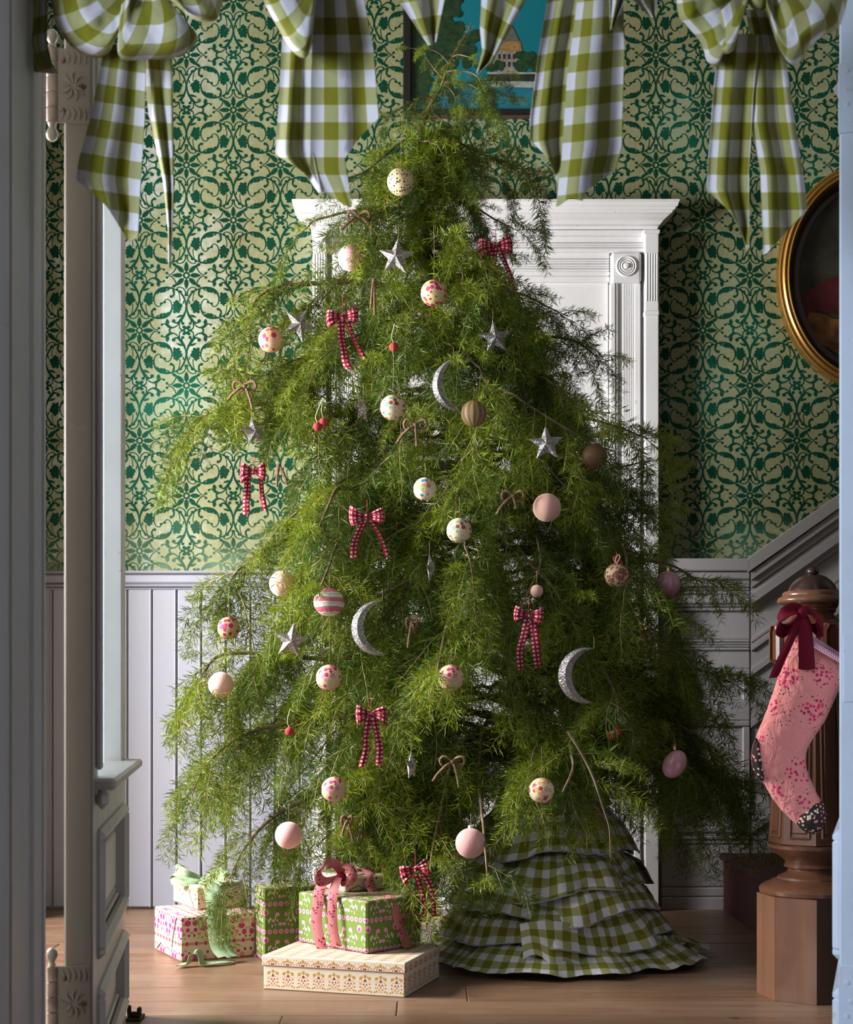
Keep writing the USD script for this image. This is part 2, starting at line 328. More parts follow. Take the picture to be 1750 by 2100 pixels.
motif = unary_union([motif] + [affinity.translate(motif, a, b) for a in (-702, 702) for b in (-825, 825)] + [affinity.translate(motif, a, b) for a, b in ((0, 1650), (0, -1650), (1404, 0), (-1404, 0))])
motif = motif.intersection(sbox(-702, -825, 702, 825)).simplify(1.5)
kx, kz = 48.15 * 2 / 1404 * 2 * D / F, 113.0 * 2 / 1650 * D / F
MO = flat(affinity.scale(motif, kx, kz, origin=(0, 0)), 0.0)
c0 = P(1441.6, 677.7, D); px_, pz_ = 1404 * kx, 1650 * kz
cells = []
for i in range(-13, 6):
    for j in range(-3, 5):
        x, z = c0[0] + i * px_, c0[2] + j * pz_
        if XL + 0.02 < x < XR - 0.1 and 0.86 < z < ZC + 0.1: cells.append((MO[0] + [x, W - 0.0006, z], MO[1]))
part(wb, 'wallpaper_print', join(cells), M['print'], label='dark green scroll print', kind='stuff')
# vertical white boards under the rail
bx = [262 - 51.6 * i for i in range(18, 0, -1)] + [262 + 50.5 * i for i in range(9)]
for a, b in zip(bx[:-1], bx[1:]):
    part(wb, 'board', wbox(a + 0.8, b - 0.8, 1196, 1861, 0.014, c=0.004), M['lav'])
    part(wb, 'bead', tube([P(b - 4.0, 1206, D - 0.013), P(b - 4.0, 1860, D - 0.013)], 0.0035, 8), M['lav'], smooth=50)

def band(rows, x0, x1, mat, t, name):
    """horizontal mouldings on the back wall: (row0, row1, proud)"""
    for a, b, pr in rows: part(t, name, wbox(x0, x1, a, b, pr), mat, smooth=False)
tr = struct('trim_1', 'white dado rail along the left part of the hall wall', 'dado rail')
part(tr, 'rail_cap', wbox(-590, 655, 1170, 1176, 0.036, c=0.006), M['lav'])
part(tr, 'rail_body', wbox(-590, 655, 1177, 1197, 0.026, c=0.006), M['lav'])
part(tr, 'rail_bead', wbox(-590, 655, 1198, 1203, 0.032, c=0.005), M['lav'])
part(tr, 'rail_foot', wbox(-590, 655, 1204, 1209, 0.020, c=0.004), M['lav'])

# ---- tall white door surround behind the tree
ds = struct('door_1', 'tall white panelled door with carved surround behind the tree', 'door')
C0 = 996.5
def mir(a, b): return [(a, b), (2 * C0 - b, 2 * C0 - a)]
part(ds, 'door_panel', wbox(745, 1248, 578, 1866, 0.030), M['white'])
part(ds, 'backing', wbox(645, 1348, 470, 1868, 0.018), M['white'])
for a, b in mir(1323, 1352):
    part(ds, 'outer_pilaster', wbox(a, b, 620, 1868, 0.075), M['white'])
    part(ds, 'pilaster_cap', wbox(a - 3, b + 3, 470, 478, 0.095), M['white'])
    part(ds, 'pilaster_neck', wbox(a, b, 478, 518, 0.088), M['white'])
    part(ds, 'pilaster_foot', wbox(a - 1, b + 1, 636, 646, 0.082), M['white'])
    for i in range(5): part(ds, 'reed', tube([P(a + 4 + i * 5.3, 520, D - 0.076), P(a + 4 + i * 5.3, 618, D - 0.076)], 0.0032, 8), M['white'], smooth=50)
    part(ds, 'reed_ground', wbox(a, b, 518, 622, 0.075), M['white'])
for a, b in mir(1252, 1314):
    part(ds, 'pilaster', wbox(a, b, 578, 1868, 0.052), M['white'])
    for u, v, pr in ((0, 11, 0.062), (13, 15, 0.060), (49, 62, 0.058)): part(ds, 'fillet', wbox(a + u, a + v, 578, 1760, pr), M['white'])
    for i in range(6): part(ds, 'reed', tube([P(a + 27 + i * 3.9, 580, D - 0.053), P(a + 27 + i * 3.9, 1756, D - 0.053)], 0.0026, 8), M['white'], smooth=50)
    part(ds, 'plinth', wbox(a - 2, b + 2, 1760, 1868, 0.068), M['white'])
    cx = (a + b) / 2 + 2
    part(ds, 'corner_block', wbox(cx - 31, cx + 31, 516, 578, 0.078, c=0.008), M['white'])
    o = P(cx, 546, D - 0.078); s = D / F
    pr = [(0, -.012), (3, -.012), (5, -.009), (6, -.004), (7, -.001), (8, -.004), (9.5, -.006), (11, -.004), (12, -.001), (13, -.004), (14, -.006), (15, -.003), (16, 0), (17, -.004), (18.5, -.006), (20, -.003), (21, 0.002)]
    lv = lathe([(r * s * 1.05, h) for r, h in pr], 40)
    part(ds, 'bullseye', (np.stack([lv[0][:, 0], lv[0][:, 2], lv[0][:, 1]], 1) + o, lv[1][:, ::-1]), M['white'], smooth=40)
for a, b, pr in ((578, 566, .045), (565, 556, .050), (555, 551, .056), (550, 546, .052), (545, 541, .056), (540, 536, .052), (535, 531, .056), (530, 517, .050)):
    part(ds, 'architrave_strip', wbox(742, 1251, b, a, pr), M['white'])
for a, b, pr in ((517, 508, .062), (507, 503, .058), (502, 498, .062), (497, 484, .050), (483, 471, .060)):
    part(ds, 'frieze_strip', wbox(670, 1322, b, a, pr), M['white'])
part(ds, 'frieze_end', wbox(645, 1348, 471, 520, 0.042), M['white'])
# cornice: an ogee with mitred returns
prof = [(470, .055, 352), (464, .060, 354), (460, .075, 358), (452, .085, 364), (445, .100, 371), (438, .112, 379), (436, .118, 382), (431, .120, 384), (429, .124, 388), (424, .126, 390), (422, .131, 394), (414, .134, 396), (412, .140, 398), (408, .140, 398)]
V = []
for yy, pr, hw in prof:
    d = D - pr; z = P(0, yy, d)[2]
    xa, xb = P(C0 - hw, 0, d)[0], P(C0 + hw, 0, d)[0]
    V += [(xa, W, z), (xa, d, z), (xb, d, z), (xb, W, z)]
V = np.array(V); n = len(prof); f = []
for i in range(n - 1):
    for j in range(3):
        a = 4 * i + j; f += [(a, a + 1, a + 5), (a, a + 5, a + 4)]
f += [(0, 2, 1), (0, 3, 2), (4 * n - 4, 4 * n - 3, 4 * n - 2), (4 * n - 4, 4 * n - 2, 4 * n - 1)]
part(ds, 'cornice', (V, np.array(f)), M['white'])

# ---- dado right of the surround: level part, then rising with the stair
dr = struct('trim_2', 'dark corner dado panelling that rises beside the staircase', 'dado panelling')
rows = [('rail_cap', 1145, 1171, .055), ('moulding', 1173, 1188, .047), ('moulding', 1188, 1204, .036), ('fillet', 1205, 1211, .026), ('fillet', 1212, 1219, .030), ('moulding', 1220, 1238, .038), ('moulding', 1239, 1244, .030), ('fillet', 1245, 1253, .022),
        ('board', 1254, 1312, .010), ('bead', 1312, 1317, .018), ('bead', 1318, 1322, .016), ('bead', 1323, 1327, .018), ('bead', 1328, 1334, .020), ('board', 1335, 1372, .012),
        ('panel_frame', 1372, 1384, .016), ('panel', 1384, 1436, .006), ('panel_frame', 1436, 1478, .014), ('panel_frame', 1478, 1490, .018), ('panel', 1490, 1660, .006), ('panel_frame', 1660, 1694, .014),
        ('moulding', 1695, 1708, .028), ('moulding', 1709, 1714, .022), ('fillet', 1715, 1722, .030), ('fillet', 1723, 1731, .024), ('plinth', 1732, 1819, .020), ('plinth', 1820, 1839, .022), ('plinth', 1840, 1872, .024)]
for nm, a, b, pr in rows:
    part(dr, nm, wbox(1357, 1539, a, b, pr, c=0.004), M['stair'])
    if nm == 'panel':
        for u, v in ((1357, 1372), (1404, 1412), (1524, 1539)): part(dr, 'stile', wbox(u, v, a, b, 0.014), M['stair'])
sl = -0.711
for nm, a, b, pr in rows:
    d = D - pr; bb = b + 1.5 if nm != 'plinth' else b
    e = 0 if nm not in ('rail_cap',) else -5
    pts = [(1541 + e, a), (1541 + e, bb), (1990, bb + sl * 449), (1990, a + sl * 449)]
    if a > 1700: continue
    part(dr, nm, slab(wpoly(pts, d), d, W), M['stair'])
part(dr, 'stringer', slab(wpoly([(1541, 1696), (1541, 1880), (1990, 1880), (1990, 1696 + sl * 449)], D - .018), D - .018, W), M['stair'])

# ---- staircase: carpeted steps rising behind the newel
st_ = struct('staircase', 'dark red carpeted bottom steps rising behind the newel post', 'stairs')
for i in range(4):
    x0, z1 = 0.975 + 0.265 * i, 0.185 * (i + 1)
    y0 = 3.72
    if i == 0:
        pl = Polygon([(x0, 4.955), (x0, 4.0), (x0 + 0.02, 3.88), (x0 + 0.07, 3.80), (x0 + 0.16, 3.77), (2.1, 3.77), (2.1, 4.955)]).buffer(0.012)
        m = trimesh.creation.extrude_polygon(pl, z1 - 0.02, engine='earcut'); part(st_, 'riser', m, M['red_carpet'])
        m = trimesh.creation.extrude_polygon(pl.buffer(0.012), 0.018, engine='earcut'); m.apply_translation([0, 0, z1 - 0.02])
        part(st_, 'tread', m, M['red_carpet'])
    else:
        part(st_, 'riser', cbox(x0, 2.1, 3.74, 4.955, 0.0, z1 - 0.02), M['red_carpet'])
        part(st_, 'tread', cbox(x0 - 0.022, 2.1, 3.73, 4.955, z1 - 0.02, z1, 0.008), M['red_carpet'])

# ---- side walls, ceiling, front wall with the doorway
wl = struct('wall_left', 'left wall of hall and front room with a window to each', 'wall')
for a, b, z0, z1 in ((-0.6, -0.25, 0, ZC), (1.15, 2.55, 0, ZC), (4.05, D, 0, ZC), (-0.25, 1.15, 0, .65), (-0.25, 1.15, 2.45, ZC), (2.55, 4.05, 0, .70), (2.55, 4.05, 2.10, ZC)):
    part(wl, 'wall_section', cbox(XL - 0.12, XL, a, b, z0, z1, 0.001), M['plaster'])
part(wl, 'corner_pier', cbox(XL, -1.29, 4.67, D, 0, ZC, 0.001), M['plaster'])  # unseen pier added to keep window light off the back wall's left end
for nme, lab, a, b, z0, z1 in (('window_1', 'front room window in the left wall', -0.25, 1.15, .65, 2.45), ('window_2', 'hall window in the left wall', 2.55, 4.05, .70, 2.10)):
    w_ = struct(nme, lab, 'window')
    for u, v, p_, q_ in ((a, b, z0, z0 + .05), (a, b, z1 - .05, z1), (a, a + .05, z0 + .05, z1 - .05), (b - .05, b, z0 + .05, z1 - .05)):
        part(w_, 'window_frame', cbox(XL - .08, XL - .03, u, v, p_, q_), M['white'])
wr = struct('wall_right', 'right wall of the hall', 'wall')
part(wr, 'wall_section', cbox(XR, XR + 0.1, 2.2, D, 0, ZC, 0.001), M['plaster'])
ce = struct('ceiling', 'pale ceiling over hall and front room', 'ceiling')
part(ce, 'ceiling_board', cbox(XL, XR, -0.6, D, ZC, ZC + 0.05, 0.001), M['plaster'])
wf = struct('wall_front', 'wall with the doorway between front room and hall', 'wall')
JL, JR = -0.597, 0.735
part(wf, 'wall_section', cbox(XL, JL - 0.02, 2.22, 2.38, 0, ZC, 0.001), M['plaster'])
part(wf, 'wall_section', cbox(JR + 0.02, XR, 2.22, 2.38, 0, ZC, 0.001), M['plaster'])
part(wf, 'wall_section', cbox(JL - 0.02, JR + 0.02, 2.22, 2.38, 2.0, ZC, 0.001), M['plaster'])
def vplan(pts, z0, z1):
    m = trimesh.creation.extrude_polygon(Polygon(pts), z1 - z0, engine='earcut'); m.apply_translation([0, 0, z0]); return m
jl = struct('trim_3', 'grey moulded door casing along the left edge', 'door casing')
part(jl, 'jamb', vplan([(JL - .02, 2.20), (JL, 2.20), (JL, 2.395), (JL - .02, 2.395)], 0, 2.0), M['jamb'])
arc = [(JL - .003, 2.20), (JL - .003, 2.186), (JL - .012, 2.178), (JL - .022, 2.184), (JL - .028, 2.178), (JL - .075, 2.174), (JL - .082, 2.160), (JL - .098, 2.156), (JL - .105, 2.20)]
part(jl, 'architrave', vplan(arc, 0, 2.0), M['jamb'])
part(jl, 'stop_bead', vplan([(JL, 2.295), (JL + .006, 2.30), (JL + .006, 2.345), (JL, 2.352)], 0, 1.98), M['jamb'])
part(jl, 'edge_bead', tube([(JL, 2.375, 0), (JL, 2.375, 2.0)], 0.004, 8), M['jamb'], smooth=50)
jr = struct('trim_4', 'door casing right of the doorway', 'door casing')
part(jr, 'jamb', vplan([(JR + .02, 2.20), (JR, 2.20), (JR, 2.395), (JR + .02, 2.395)], 0, 2.0), M['jamb'])
part(jr, 'architrave', vplan([(-a[0] + JR + JL, a[1]) for a in arc], 0, 2.0), M['jamb'])
hd = struct('trim_5', 'door head casing above the doorway', 'door casing')
part(hd, 'head', cbox(JL - .10, JR + .10, 2.20, 2.395, 1.86, 2.0), M['jamb'])

# ---- half-glazed white door, open into the hall (left), and the second leaf folded back at the right
def door_frame(o, u):
    u = np.array([u[0], u[1], 0.0]); u /= np.linalg.norm(u); n = np.array([u[1], -u[0], 0.0])
    return basis([o[0], o[1], 0], u, n, [0, 0, 1])       # local x along the leaf, local y to the right of it, z up
def glass_mat():
    g = G(); p = g.pos(); h = g.noise(g.scale(p, (1, 1, .35)), 130.0, 3.0)
    t = g('translucent_bsdf', 'BSDF', color=(0.55, 0.60, 0.64))
    s = g('glossy_bsdf', 'BSDF', color=(1, 1, 1), roughness=0.25, normal=g.bump(h, 0.6, 0.002))
    r = g('refraction_bsdf', 'BSDF', color=(0.93, 0.97, 1.0), roughness=0.3, IOR=1.05, normal=g.bump(h, 0.7, 0.002))
    a = g('mix_closure', 'closure', fac=0.25, closure1=t, closure2=r)
    return g.mat('ribbed_glass', g('mix_closure', 'closure', fac=0.12, closure1=a, closure2=s))
M['glass'] = glass_mat()
HT = 1.97
def leaf_door(t, Mx, mat, side, detail):
    B = lambda *a, c=.003: xform(cbox(*a, c=c), Mx)
    s = side
    th = (-.045, 0) if s > 0 else (0, .045)
    f0 = 0.0                                             # the moulded face
    def fy(a): return a * s
    part(t, 'hinge_stile', B(0, .012, th[0], th[1], .012, HT), M['edge'] if detail else mat)  # edge facing the doorway takes the shade-darkened paint
    part(t, 'hinge_stile', B(.012, .11, th[0], th[1], .012, HT), mat)
    part(t, 'lock_stile', B(.74, .85, th[0], th[1], .012, HT), mat)
    for a, b in ((.012, .05), (.19, .262), (.455, .54), (1.83, HT)): part(t, 'rail', B(.11, .74, th[0], th[1], a, b), mat)
    for a, b in ((.05, .19), (.262, .455)):
        part(t, 'panel', B(.11, .74, fy(-.030), fy(-.016), a, b), mat)
        part(t, 'panel_field', B(.155, .695, fy(-.018), fy(-.010), a + .04, b - .04, c=.012), mat)
        for p_, q_, r_ in ((a - .012, a + .012, 0), (b - .012, b + .012, 0)):
            part(t, 'bolection', B(.09, .76, fy(-.012), fy(.014), p_, q_, c=.009), mat)
        for p_ in (.098, .752): part(t, 'bolection', B(p_ - .012, p_ + .012, fy(-.012), fy(.014), a, b, c=.009), mat)
        for q_, dep in ((.018, -.006), (.028, -.012)):
            part(t, 'panel_moulding', B(.12, .73, fy(-.025), fy(dep), a + q_ - .004, a + q_ + .004, c=.003), mat); part(t, 'panel_moulding', B(.12, .73, fy(-.025), fy(dep), b - q_ - .004, b - q_ + .004, c=.003), mat)
    part(t, 'pane', B(.10, .745, fy(-.042), fy(-.037), .535, 1.835, c=.001), M['glass'], label='rippled frosted glass')
    if detail:
        for a, b in ((.012, .026), (.80, .815)): pass
        part(t, 'glazing_bead', B(.055, .07, fy(0), fy(.012), .57, HT - .06, c=.004), mat)
        part(t, 'sill', B(.03, .855, fy(-.036), fy(.036), .538, .557, c=.005), mat, label='sloping sill under the glass')
        part(t, 'sill_bracket', B(.045, .075, fy(0), fy(.022), .505, .538, c=.010), mat)
        part(t, 'sill_moulding', B(.11, .84, fy(0), fy(.014), .518, .538, c=.006), mat)
d2 = struct('door_2', 'open half-glazed white door at the left with a small sill', 'door')
DL = door_frame((-.540, 2.47), (-.1337, 1.0))
leaf_door(d2, DL, M['door'], 1, True)
def hinge(t, Mx, z0, z1, xr, mat, knuckle, kx):
    """ornate butt hinge let into the leaf's edge: plate, embossed swirls, barrel with ball tips"""
    hp = part(t, 'hinge_plate', xform(cbox(-.0025, .001, xr[0], xr[1], z0, z1, .001), Mx), mat, label='embossed hinge plate')
    r = np.random.default_rng(int(z0 * 1000)); ms = []
    w = xr[1] - xr[0]; cy, cz = (xr[0] + xr[1]) / 2, (z0 + z1) / 2
    for k in range(9):
        a = 2 * np.pi * k / 9
        ms.append(tube(spline([(-.0025, cy + .004 * math.cos(a), cz + .004 * math.sin(a)), (-.004, cy + w * .26 * math.cos(a + .3), cz + w * .30 * math.sin(a + .3)), (-.0025, cy + w * .42 * math.cos(a), cz + w * .46 * math.sin(a))], 8), [.0008, .002, .0018, .0016, .0014, .0012, .001, .0006], 5))
    for zz in (z0 + .015, z1 - .015):
        for k in range(5): ms.append(tube(spline([(-.0025, xr[0] + w * (.15 + .17 * k), zz - .010), (-.004, xr[0] + w * (.22 + .16 * k), zz), (-.0025, xr[0] + w * (.12 + .17 * k), zz + .011)], 7), .0012, 5))
    part(t, 'hinge_swirls', xform(join(ms), Mx), mat, smooth=50, under=hp)
    for zz in (z0 + .02, z1 - .02, cz):
        part(t, 'screw', xform(lathe([(0, 0), (.0042, 0), (.0035, .0012), (0, .0014)], 12), Mx @ basis([-.0025, cy + (.3 * w if zz == cz else -.28 * w), zz], [0, 0, 1], [0, 1, 0], [-1, 0, 0])), M['rust'], under=hp)
    if knuckle:
        n = 5
        for i in range(n):
            a, b = z0 + (z1 - z0) * i / n + .0008, z0 + (z1 - z0) * (i + 1) / n - .0008
            part(t, 'knuckle', xform(lathe([(.0085, a), (.0092, a + .001), (.0092, b - .001), (.0085, b)], 16, (-.001, kx, 0)), Mx), M['rustpaint'], smooth=40)
        for zz, s in ((z1, 1), (z0, -1)):
            part(t, 'hinge_finial', xform(lathe([(0, zz), (.007, zz + s * .001), (.0055, zz + s * .005), (.0045, zz + s * .008), (.008, zz + s * .013), (.0098, zz + s * .019), (.008, zz + s * .026), (.003, zz + s * .030), (0, zz + s * .0305)], 16, (-.001, kx, 0)), Mx), mat, label='ball tip', smooth=60)
hinge(d2, DL, 1.615, 1.735, (-.0575, -.003), M['edge'], True, -.0635)
hinge(d2, DL, .135, .257, (-.0555, -.003), M['edge'], True, -.0635)
d3 = struct('door_3', 'pale blue-white edge of the folded-back door at the right', 'door')
DR = door_frame((.6673, 2.47), (.30, 1.0))
leaf_door(d3, DR, M['blue'], -1, False)
for z0, z1 in ((1.60, 1.713), (.13, .257)):
    hp = part(d3, 'hinge_plate', xform(cbox(-.003, .001, -.0015, .046, z0, z1, .001), DR), M['blue'], label='painted hinge plate with screws')
    for k, (yy, zz) in enumerate(((.020, .02), (.012, .046), (.030, .046), (.018, .07), (.012, .10), (.030, .10))):
        part(d3, 'screw', xform(lathe([(0, 0), (.0042, 0), (.0036, .0014), (0, .0016)], 12), DR @ basis([-.003, yy, z0 + zz], [0, 0, 1], [0, 1, 0], [-1, 0, 0])), M['blue'], under=hp)
part(d3, 'lock_patch', xform(cbox(-.0020, .001, .006, .046, .682, .792, .001), DR), M['blue'], label='inset wooden patch')
dst = thing('doorstop', 'small rusty iron doorstop on the floor by the glazed door', 'doorstop', P(276, 2092, 3.27))
o = np.array([P(276, 2092, 3.27)[0], 3.27, 0])
part(dst, 'base', cbox(o[0] - .016, o[0] + .016, 3.25, 3.31, 0, .006), M['iron'])
part(dst, 'prong', cbox(o[0] - .015, o[0] - .007, 3.262, 3.275, .006, .032, .003), M['iron'])
part(dst, 'prong', cbox(o[0] + .006, o[0] + .015, 3.262, 3.275, .006, .028, .003), M['iron'])
part(dst, 'web', cbox(o[0] - .010, o[0] + .010, 3.264, 3.273, .006, .018, .003), M['iron'])

# ================================================================ the tree
TD = 4.12                                                   # the trunk's distance
trunk_px = [(1112, 1800), (1105, 1700), (1085, 1560), (1042, 1300), (990, 1050), (930, 800), (888, 600), (868, 450), (858, 330), (861, 285), (868, 256), (879, 225), (889, 207), (901, 186), (908, 170), (915, 150), (921, 133), (928, 117), (944, 90), (959, 66), (967, 47)]
rng = np.random.default_rng(11)
tx = np.array(trunk_px, float)
def trunk_x(py): return np.interp(py, tx[::-1, 1], tx[::-1, 0])
sil = np.array([(40, 955, 975), (100, 850, 990), (150, 880, 1010), (200, 835, 1020), (240, 805, 950), (280, 790, 990), (340, 710, 1065), (400, 730, 1000), (450, 700, 1050), (520, 690, 1045), (570, 640, 1100), (600, 560, 1115), (650, 510, 1145), (720, 500, 1215), (800, 475, 1255), (850, 415, 1280), (900, 410, 1305), (960, 440, 1320), (1020, 565, 1330), (1080, 545, 1345), (1120, 490, 1355), (1200, 450, 1385), (1300, 415, 1395), (1400, 405, 1460), (1500, 410, 1455), (1580, 400, 1530), (1640, 410, 1530), (1720, 450, 1310), (1780, 460, 1260), (1830, 525, 950)], float)
SP = F / TD
def ext(py): return np.interp(py, sil[:, 0], sil[:, 1]), np.interp(py, sil[:, 0], sil[:, 2])
def depth_r(py):
    a, b = ext(py); return min(0.66, 0.40 * (b - a) / SP + 0.02)
bark_g = G(); _p = bark_g.pos()
M['bark'] = bark_g.done('bark', base_color=bark_g.ramp(bark_g.noise(bark_g.scale(_p, (40, 40, 14)), 1.0, 4.0), [(0.3, (0.10, 0.062, 0.036)), (0.65, (0.26, 0.19, 0.12))]), roughness=0.8, normal=bark_g.bump(bark_g.noise(_p, 160.0, 3.0), 0.6, 0.002))
M['twig'] = plain('twig_bark', (0.30, 0.20, 0.095), 0.75, var=0.4)
def needle_mat(name, c, t):
    g = G(); p = g.pos(); n = g.noise(p, 9.0, 2.0)
    col = g.mix(g.step(n, 0.35, 0.7), tuple(0.75 * x for x in c), (c[0] * 1.35, c[1] * 1.2, c[2]))
    b = g('principled_bsdf', 'BSDF', base_color=col, roughness=0.42, specular_ior_level=0.22)
    tr = g('translucent_bsdf', 'BSDF', color=t)
    return g.mat(name, g('mix_closure', 'closure', fac=0.20, closure1=b, closure2=tr))
M['needle'] = [needle_mat('needles_mid', (0.082, 0.155, 0.013), (0.18, 0.28, 0.014)), needle_mat('needles_light', (0.170, 0.245, 0.018), (0.30, 0.38, 0.02)), needle_mat('needles_blue', (0.055, 0.118, 0.022), (0.11, 0.18, 0.02))]
tree = thing('christmas_tree', 'large loosely branched green needle tree hung with ornaments in the hall', 'tree', (P(1105, 1700, TD)[0], TD, 0.0))
# hand-traced branches: (picture points, distance at the trunk end, distance at the tip, base radius, twig density)
traced = [
    ([(921, 132), (910, 117), (899, 108), (880, 100), (862, 99), (842, 99)], 4.12, 4.08, .0020, .9), ([(908, 159), (891, 141), (879, 124), (873, 115)], 4.12, 4.08, .0020, .9),
    ([(928, 117), (939, 112), (955, 115), (968, 119)], 4.12, 4.06, .0022, 1), ([(915, 148), (928, 145), (955, 146), (974, 153), (985, 165), (994, 187)], 4.12, 4.02, .0026, 1.2),
    ([(908, 170), (946, 174), (985, 168), (1028, 152)], 4.12, 4.16, .0022, 1.3), ([(908, 168), (950, 172), (970, 176), (994, 198), (1012, 218)], 4.12, 4.02, .0022, 1),
    ([(908, 172), (924, 183), (935, 201), (941, 219), (944, 229)], 4.12, 4.02, .0022, 1.2), ([(910, 168), (975, 174), (1010, 183), (1041, 198)], 4.12, 4.18, .0022, 1),
    ([(889, 205), (873, 198), (855, 207), (837, 214), (818, 225), (800, 236)], 4.12, 4.05, .0030, 1.3), ([(884, 214), (890, 232), (905, 245), (925, 262)], 4.12, 4.05, .0026, 1.4),
    ([(863, 271), (829, 288), (802, 308), (774, 332), (747, 353), (712, 365), (699, 365)], 4.12, 4.05, .0045, .5), ([(874, 278), (928, 288), (997, 319), (1048, 336), (1083, 356)], 4.12, 4.12, .0045, 1.3),
    ([(870, 295), (928, 312), (950, 330), (965, 352)], 4.12, 4.00, .0040, 1.3), ([(877, 374), (928, 398), (980, 428), (1014, 449), (1062, 473)], 4.12, 4.15, .0050, 1.3),
    ([(862, 300), (840, 330), (800, 380), (770, 420), (740, 440)], 4.12, 4.0, .0040, 1.3), ([(868, 430), (790, 428), (711, 435), (679, 443), (644, 453), (633, 464), (615, 481)], 4.12, 4.10, .0050, .12),
    ([(888, 600), (800, 588), (720, 578), (649, 581), (610, 583), (587, 581), (564, 590), (546, 597), (525, 615), (516, 640), (514, 674), (512, 709), (505, 743), (501, 779)], 4.12, 4.05, .0085, .8),
    ([(930, 800), (800, 840), (690, 850), (609, 847), (574, 833), (545, 828), (517, 829), (492, 830), (471, 833), (449, 839), (426, 851), (403, 858), (389, 879), (382, 906)], 4.12, 4.05, .0090, 1.0),
    ([(1000, 1100), (850, 1070), (700, 1080), (601, 1103), (575, 1113), (544, 1128), (503, 1159), (485, 1173), (462, 1208), (449, 1226), (448, 1265)], 4.12, 3.95, .0100, 1.1),
    ([(760, 700), (690, 720), (600, 740), (540, 770), (500, 765)], 4.1, 4.05, .0050, 1.0), ([(990, 1050), (850, 1010), (740, 1000), (700, 1000), (686, 1010), (664, 1060), (650, 1090)], 4.12, 3.72, .0090, 1.3),
    ([(1010, 1180), (800, 1090), (720, 1080), (690, 1120), (672, 1170), (652, 1215)], 4.12, 3.62, .0090, 1.2), ([(1030, 1300), (960, 1180), (948, 1180), (937, 1228), (921, 1274), (907, 1329), (901, 1358), (896, 1386)], 4.12, 3.52, .0100, 1.2),
    ([(1060, 1450), (1090, 1330), (1105, 1350), (1121, 1396), (1141, 1426), (1153, 1463), (1166, 1501), (1173, 1547), (1175, 1579), (1155, 1623)], 4.12, 3.50, .0110, .8), ([(1165, 1500), (1190, 1540), (1215, 1590), (1235, 1650), (1250, 1700), (1252, 1760)], 3.55, 3.50, .0040, 1.3),
    ([(1030, 1280), (1100, 1265), (1159, 1291), (1187, 1312), (1228, 1357), (1251, 1399), (1265, 1433), (1269, 1470)], 4.12, 3.58, .0090, 1.0), ([(1080, 1540), (1250, 1470), (1358, 1499), (1415, 1515), (1447, 1524), (1456, 1536), (1477, 1606)], 4.12, 4.15, .0100, .7),
    ([(1040, 1300), (1200, 1270), (1300, 1240), (1380, 1270), (1400, 1340)], 4.12, 4.05, .0095, 1.2), ([(1060, 1420), (1220, 1380), (1350, 1370), (1440, 1375), (1500, 1400)], 4.12, 4.18, .0100, 1.4),
    ([(1075, 1500), (1250, 1530), (1400, 1580), (1480, 1600), (1545, 1625)], 4.12, 4.15, .0100, 1.4), ([(1010, 1150), (1150, 1110), (1240, 1090), (1280, 1130), (1285, 1170), (1280, 1225)], 4.12, 3.75, .0090, .9),
    ([(1000, 1120), (1200, 1130), (1330, 1150), (1380, 1160), (1440, 1195)], 4.12, 4.12, .0080, 1.0), ([(930, 800), (1060, 850), (1160, 850), (1250, 870), (1330, 900)], 4.12, 4.25, .0085, 1.1), ([(950, 880), (1100, 930), (1230, 960), (1335, 945)], 4.12, 4.15, .0080, 1.1),
    ([(900, 680), (1010, 700), (1110, 690), (1180, 700), (1222, 730)], 4.12, 4.2, .0080, 1.5), ([(888, 600), (980, 600), (1060, 600), (1145, 640)], 4.12, 4.18, .0070, 1.5), ([(960, 930), (1120, 1010), (1250, 1010), (1335, 1040)], 4.12, 4.2, .0080, 1.2),
    ([(1080, 1560), (900, 1480), (700, 1470), (520, 1500), (430, 1560), (392, 1630)], 4.12, 3.95, .0100, 1.4), ([(1060, 1450), (850, 1380), (640, 1350), (470, 1340), (420, 1375), (400, 1420)], 4.12, 3.95, .0095, 1.3),
    ([(1080, 1555), (900, 1560), (720, 1600), (570, 1670), (505, 1735), (478, 1785)], 4.12, 3.85, .0095, 1.1), ([(1080, 1550), (980, 1500), (930, 1560), (905, 1660), (888, 1740), (882, 1785)], 4.1, 3.60, .0090, 1.0), ([(1080, 1540), (1000, 1480), (985, 1600), (992, 1700), (1000, 1800)], 4.1, 3.52, .0080, 1.0),
    ([(1080, 1555), (960, 1530), (880, 1580), (840, 1660), (825, 1740)], 4.12, 3.78, .0090, 1.2), ([(1085, 1555), (1000, 1530), (950, 1600), (935, 1690), (932, 1770)], 4.12, 3.74, .0090, 1.2), ([(1080, 1500), (900, 1440), (800, 1470), (760, 1560), (745, 1650), (742, 1720)], 4.12, 3.80, .0090, 1.2),
    ([(1080, 1540), (950, 1560), (850, 1640), (800, 1730)], 4.14, 4.45, .0090, 1.5), ([(1085, 1540), (980, 1570), (920, 1650), (900, 1720)], 4.14, 4.5, .0090, 1.5), ([(1060, 1440), (960, 1420), (880, 1440), (850, 1490)], 4.12, 4.3, .0080, 1.3),
]
branches = []                                                # (points in space, radius at the base, density)
for pts, d0, d1, r, den in traced:
    p = spline(pts, 9 + 3 * len(pts)); s = np.linspace(0, 1, len(p))
    branches.append((PX(p, d0 + (d1 - d0) * s**1.2), r, den * (.62 if pts[0][1] < 240 else 1)))
NB = 150
